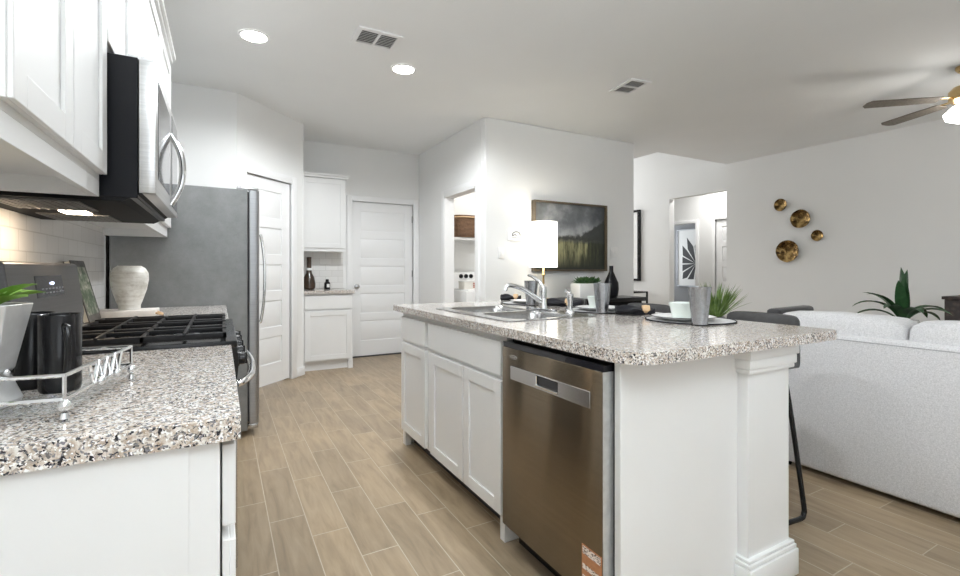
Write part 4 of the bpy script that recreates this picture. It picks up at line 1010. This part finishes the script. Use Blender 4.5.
# armchair + carved cabinet
r = thing('armchair', 'charcoal armchair far beyond the left end of the sofa', 'armchair', (4.55, 2.0, 0))
AM = T((4.55, 2.0, 0), math.radians(6))
m = MB(AM); m.box(-.36, .36, .30, .42, .20, .815, .035, 3); m.build('backrest', M['armchair'], r)
m = MB(AM); m.box(-.33, .33, -.36, .30, .20, .44, .04, 3); m.build('seat', M['armchair'], r)
for s in (-1, 1): m = MB(AM); m.box(s*.42-.06, s*.42+.06, -.36, .42, .18, .62, .03, 3); m.build('arm', M['armchair'], r)
for x in (-.36, .36):
    for y in (-.30, .36): m = MB(AM); m.lathe(x, y, [(.014, 0), (.022, .19)], 12); m.build('leg', M['black'], r)
r = thing('carved_cabinet', 'dark carved wood cabinet against the far wall behind the sofa', 'cabinet', (6.45, 1.65, 0))
m = MB(); m.box(6.22, 6.70, .9, 1.835, .08, .86, .004); m.build('body', M['carved'], r)
m = MB(); m.box(6.20, 6.70, .88, 1.85, .86, .89, .003); m.build('top', M['carved'], r)
for y0, y1 in ((.91, 1.365), (1.37, 1.825)): m = MB(); m.box(6.205, 6.222, y0, y1, .10, .85, .003); m.build('door', M['carved'], r)
for y in (.95, 1.74): m = MB(); m.box(6.26, 6.66, y, y+.05, 0, .08); m.build('foot', M['black'], r)
# gold wall discs
for (y, z, R, lb) in ((3.631, 2.035, .094, 'antique gold wall bowl highest of the four'), (3.372, 1.845, .137, 'antique gold wall bowl second highest, right of the top one'), (3.183, 1.600, .078, 'smallest antique gold wall bowl, farthest right'), (3.528, 1.400, .163, 'largest antique gold wall bowl, lowest of the four')):
    R *= .9; z = {2.035: 2.035, 1.845: 1.82, 1.6: 1.59, 1.4: 1.40}[z]
    m = MB(Matrix.Translation((WX-.001, y, z)) @ Matrix.Rotation(-PI/2, 4, 'Y')); random.seed(int(R*1000))
    m.lathe(0, 0, [(R*.35, .001), (R*.8, R*.22), (R, R*.42), (R*.985, R*.45), (R*.9, R*.40), (R*.6, R*.24), (R*.2, R*.16), (.002, R*.15)], 28)
    for v in m.bm.verts:
        v.co += Vector((0, 1, 1))*R*.05*noise.noise(v.co*14)
    tag(m.build('wall_bowl', M['gold'], origin=(WX-.001, y, z)), lb, 'wall decoration', 'gold bowls on the living room wall')
# foyer: framed canvas, black side frame table
r = thing('framed_canvas', 'tall black framed pale canvas at the edge of the foyer wall', 'picture', (6.69, 6.35, .93))
m = MB(); m.box(6.69, 6.712, 6.13, 6.92, .985, 2.205); m.build('canvas', M['mirror'], r)
m = MB()
for q in ((6.09, 6.13, .945, 2.245), (6.92, 6.96, .945, 2.245), (6.13, 6.92, .945, .985), (6.13, 6.92, 2.205, 2.245)): m.box(6.665, 6.716, *q)
m.build('frame', M['black'], r)
r = thing('metal_side_table', 'open black metal framed table in the foyer', 'table', (6.35, 6.1, 0))
m = MB()
for x in (6.15, 6.58):
    for y in (5.83, 6.50):
        m.box(x, x+.025, y, y+.025, 0, .765)
for z in (.12, .74):
    for y in (5.83, 6.50): m.box(6.15, 6.605, y, y+.025, z, z+.025)
    for x in (6.15, 6.58): m.box(x, x+.025, 5.83, 6.525, z, z+.025)
m.build('frame', M['black'], r)
m = MB(); m.box(6.16, 6.595, 5.84, 6.515, .765, .772); m.build('glass_top', M['glass'], r)
# bedroom art
r = thing('leaf_print', 'framed black palm leaf print in the room beyond the hallway', 'picture', (8.98, 6.75, .8))
ay0, ay1, az0, az1 = 6.30, 7.08, .80, 2.02
m = MB(); m.box(8.975, 8.99, ay0, ay1, az0, az1); m.build('paper', M['paper'], r)
m = MB()
for q in ((ay0-.02, ay0, az0-.02, az1+.02), (ay1, ay1+.02, az0-.02, az1+.02), (ay0, ay1, az0-.02, az0), (ay0, ay1, az1, az1+.02)): m.box(8.96, 8.995, *q)
m.build('frame', M['pewter'], r)
m = MB(); by, bz = 6.62, 1.28
def inside(y, z): return min(max(y, ay0+.10), ay1-.12), min(max(z, az0+.14), az1-.12)
for k in range(13):
    a_ = math.radians(-70+k*27.7); L = .62
    e = (by+L*math.cos(a_), bz+L*math.sin(a_)); nrm = (-math.sin(a_)*.075, math.cos(a_)*.075); md = (by+.6*L*math.cos(a_), bz+.6*L*math.sin(a_))
    pts = [inside(*p) for p in ((by, bz), (md[0]+nrm[0], md[1]+nrm[1]), e, (md[0]-nrm[0], md[1]-nrm[1]))]
    vs = [(8.9735, p[0], p[1]) for p in pts]; m.poly(vs)
m.build('leaf_drawing', M['ink'], r)
area('bedroom_daylight', (8.4, 8.3, 1.6), (-PI/2, 0, 0), 1, 1.2, 12, DAY)
area('hall_lamp', (7.3, 5.2, 2.72), (0, 0, 0), .4, .4, 6, (1, .98, .95))

# ================================================================== CEILING FIXTURES
def can(label, x, y, power=40):
    r = thing('recessed_light', label, 'ceiling light', (x, y, CZ-.012), 'recessed ceiling lights')
    m = MB(); m.lathe(x, y, [(.080, CZ-.004), (.082, CZ-.009), (.094, CZ-.006), (.096, CZ-.0005)], 32, False, False); m.build('trim_ring', M['trim'], r)
    m = MB(); m.lathe(x, y, [(.079, CZ-.0005), (.079, CZ-.008), (.001, CZ-.012)], 28, True, True); m.build('lens', M['lightdisc'], r)
    spot('recessed_light_beam', (x, y, CZ-.03), power, WARM, 2.95, .35, .07)
can('lit recessed ceiling light on the left, above the fridge side', .195, 3.556, 11)
can('lit recessed ceiling light nearer the middle, right of the square vent', 1.27, 3.567, 60)
for (x, y, pw) in ((.195, 2.15, 18), (1.27, 2.15, 10)): spot('kitchen_ceiling_beam', (x, y, CZ-.03), pw, WARM, 2.95, .35, .07)
def vent(label, cx_, cy_, ang, w, d):
    r = thing('ceiling_vent', label, 'vent', (cx_, cy_, CZ-.02)); VM = T((cx_, cy_, CZ), ang)
    m = MB(VM); t = .028
    for q in ((-w/2, w/2, -d/2, -d/2+t), (-w/2, w/2, d/2-t, d/2), (-w/2, -w/2+t, -d/2+t, d/2-t), (w/2-t, w/2, -d/2+t, d/2-t), (-.008, .008, -d/2+t, d/2-t)): m.box(*q, -.012, -.001)
    m.build('frame', M['trim'], r)
    m = MB(VM); m.box(-w/2+.01, w/2-.01, -d/2+.01, d/2-.01, -.003, -.001); m.build('backing', M['ventdark'], r)
    m = MB(VM); n = int((d-2*t)/.020)
    for k in range(n):
        y = -d/2+t+(k+.5)*(d-2*t)/n; m.M = VM @ Matrix.Translation((0, y, -.007)) @ Matrix.Rotation(.7, 4, 'X'); m.box(-w/2+t, w/2-t, -.007, .007, -.001, .001)
    m.build('louvres', M['grille'], r)
vent('square ceiling vent between the two recessed lights', .94, 3.185, 0, .30, .235)
vent('ceiling vent farther right above the landscape painting', 3.118, 2.95, math.radians(-98), .30, .215)
# ceiling fan
r = thing('ceiling_fan', 'brass and grey ceiling fan with a lit bowl at the right edge', 'ceiling fan', (5.13, 1.373, 2.31))
fx_, fy_ = 5.13, 1.373
m = MB(); m.lathe(fx_, fy_, [(.075, CZ-.001), (.075, CZ-.02), (.055, CZ-.045), (.02, CZ-.055)], 28); m.build('canopy', M['brass'], r)
m = MB(); m.lathe(fx_, fy_, [(.012, 2.59), (.012, CZ-.04)], 12); m.build('downrod', M['brass'], r)
m = MB(); m.lathe(fx_, fy_, [(.02, 2.60), (.09, 2.59), (.115, 2.56), (.115, 2.49), (.09, 2.47), (.05, 2.46)], 32); m.build('motor', M['brass'], r)
m = MB(); m.lathe(fx_, fy_, [(.06, 2.46), (.10, 2.435), (.145, 2.385), (.13, 2.345), (.08, 2.32), (.002, 2.31)], 32); m.build('light_bowl', M['fan_glass'], r)
for k in range(5):
    a_ = math.radians(65.7+72*k)
    BMx = T((fx_, fy_, 2.50), a_) @ Matrix.Rotation(.10, 4, 'X')
    m = MB(BMx); m.prism([(.19, -.05), (.40, -.062), (.67, -.065), (.70, -.03), (.70, .03), (.67, .065), (.40, .062), (.19, .05)], -.004, .004); bl = m.build('blade', M['fanwood'], r, bevel=.002)
    m = MB(BMx); m.box(.10, .24, -.018, .018, .004, .010, .002); m.build('blade_iron', M['brass'], bl)
point('fan_light', (fx_, fy_, 2.24), 3, (1, .95, .88), .12)
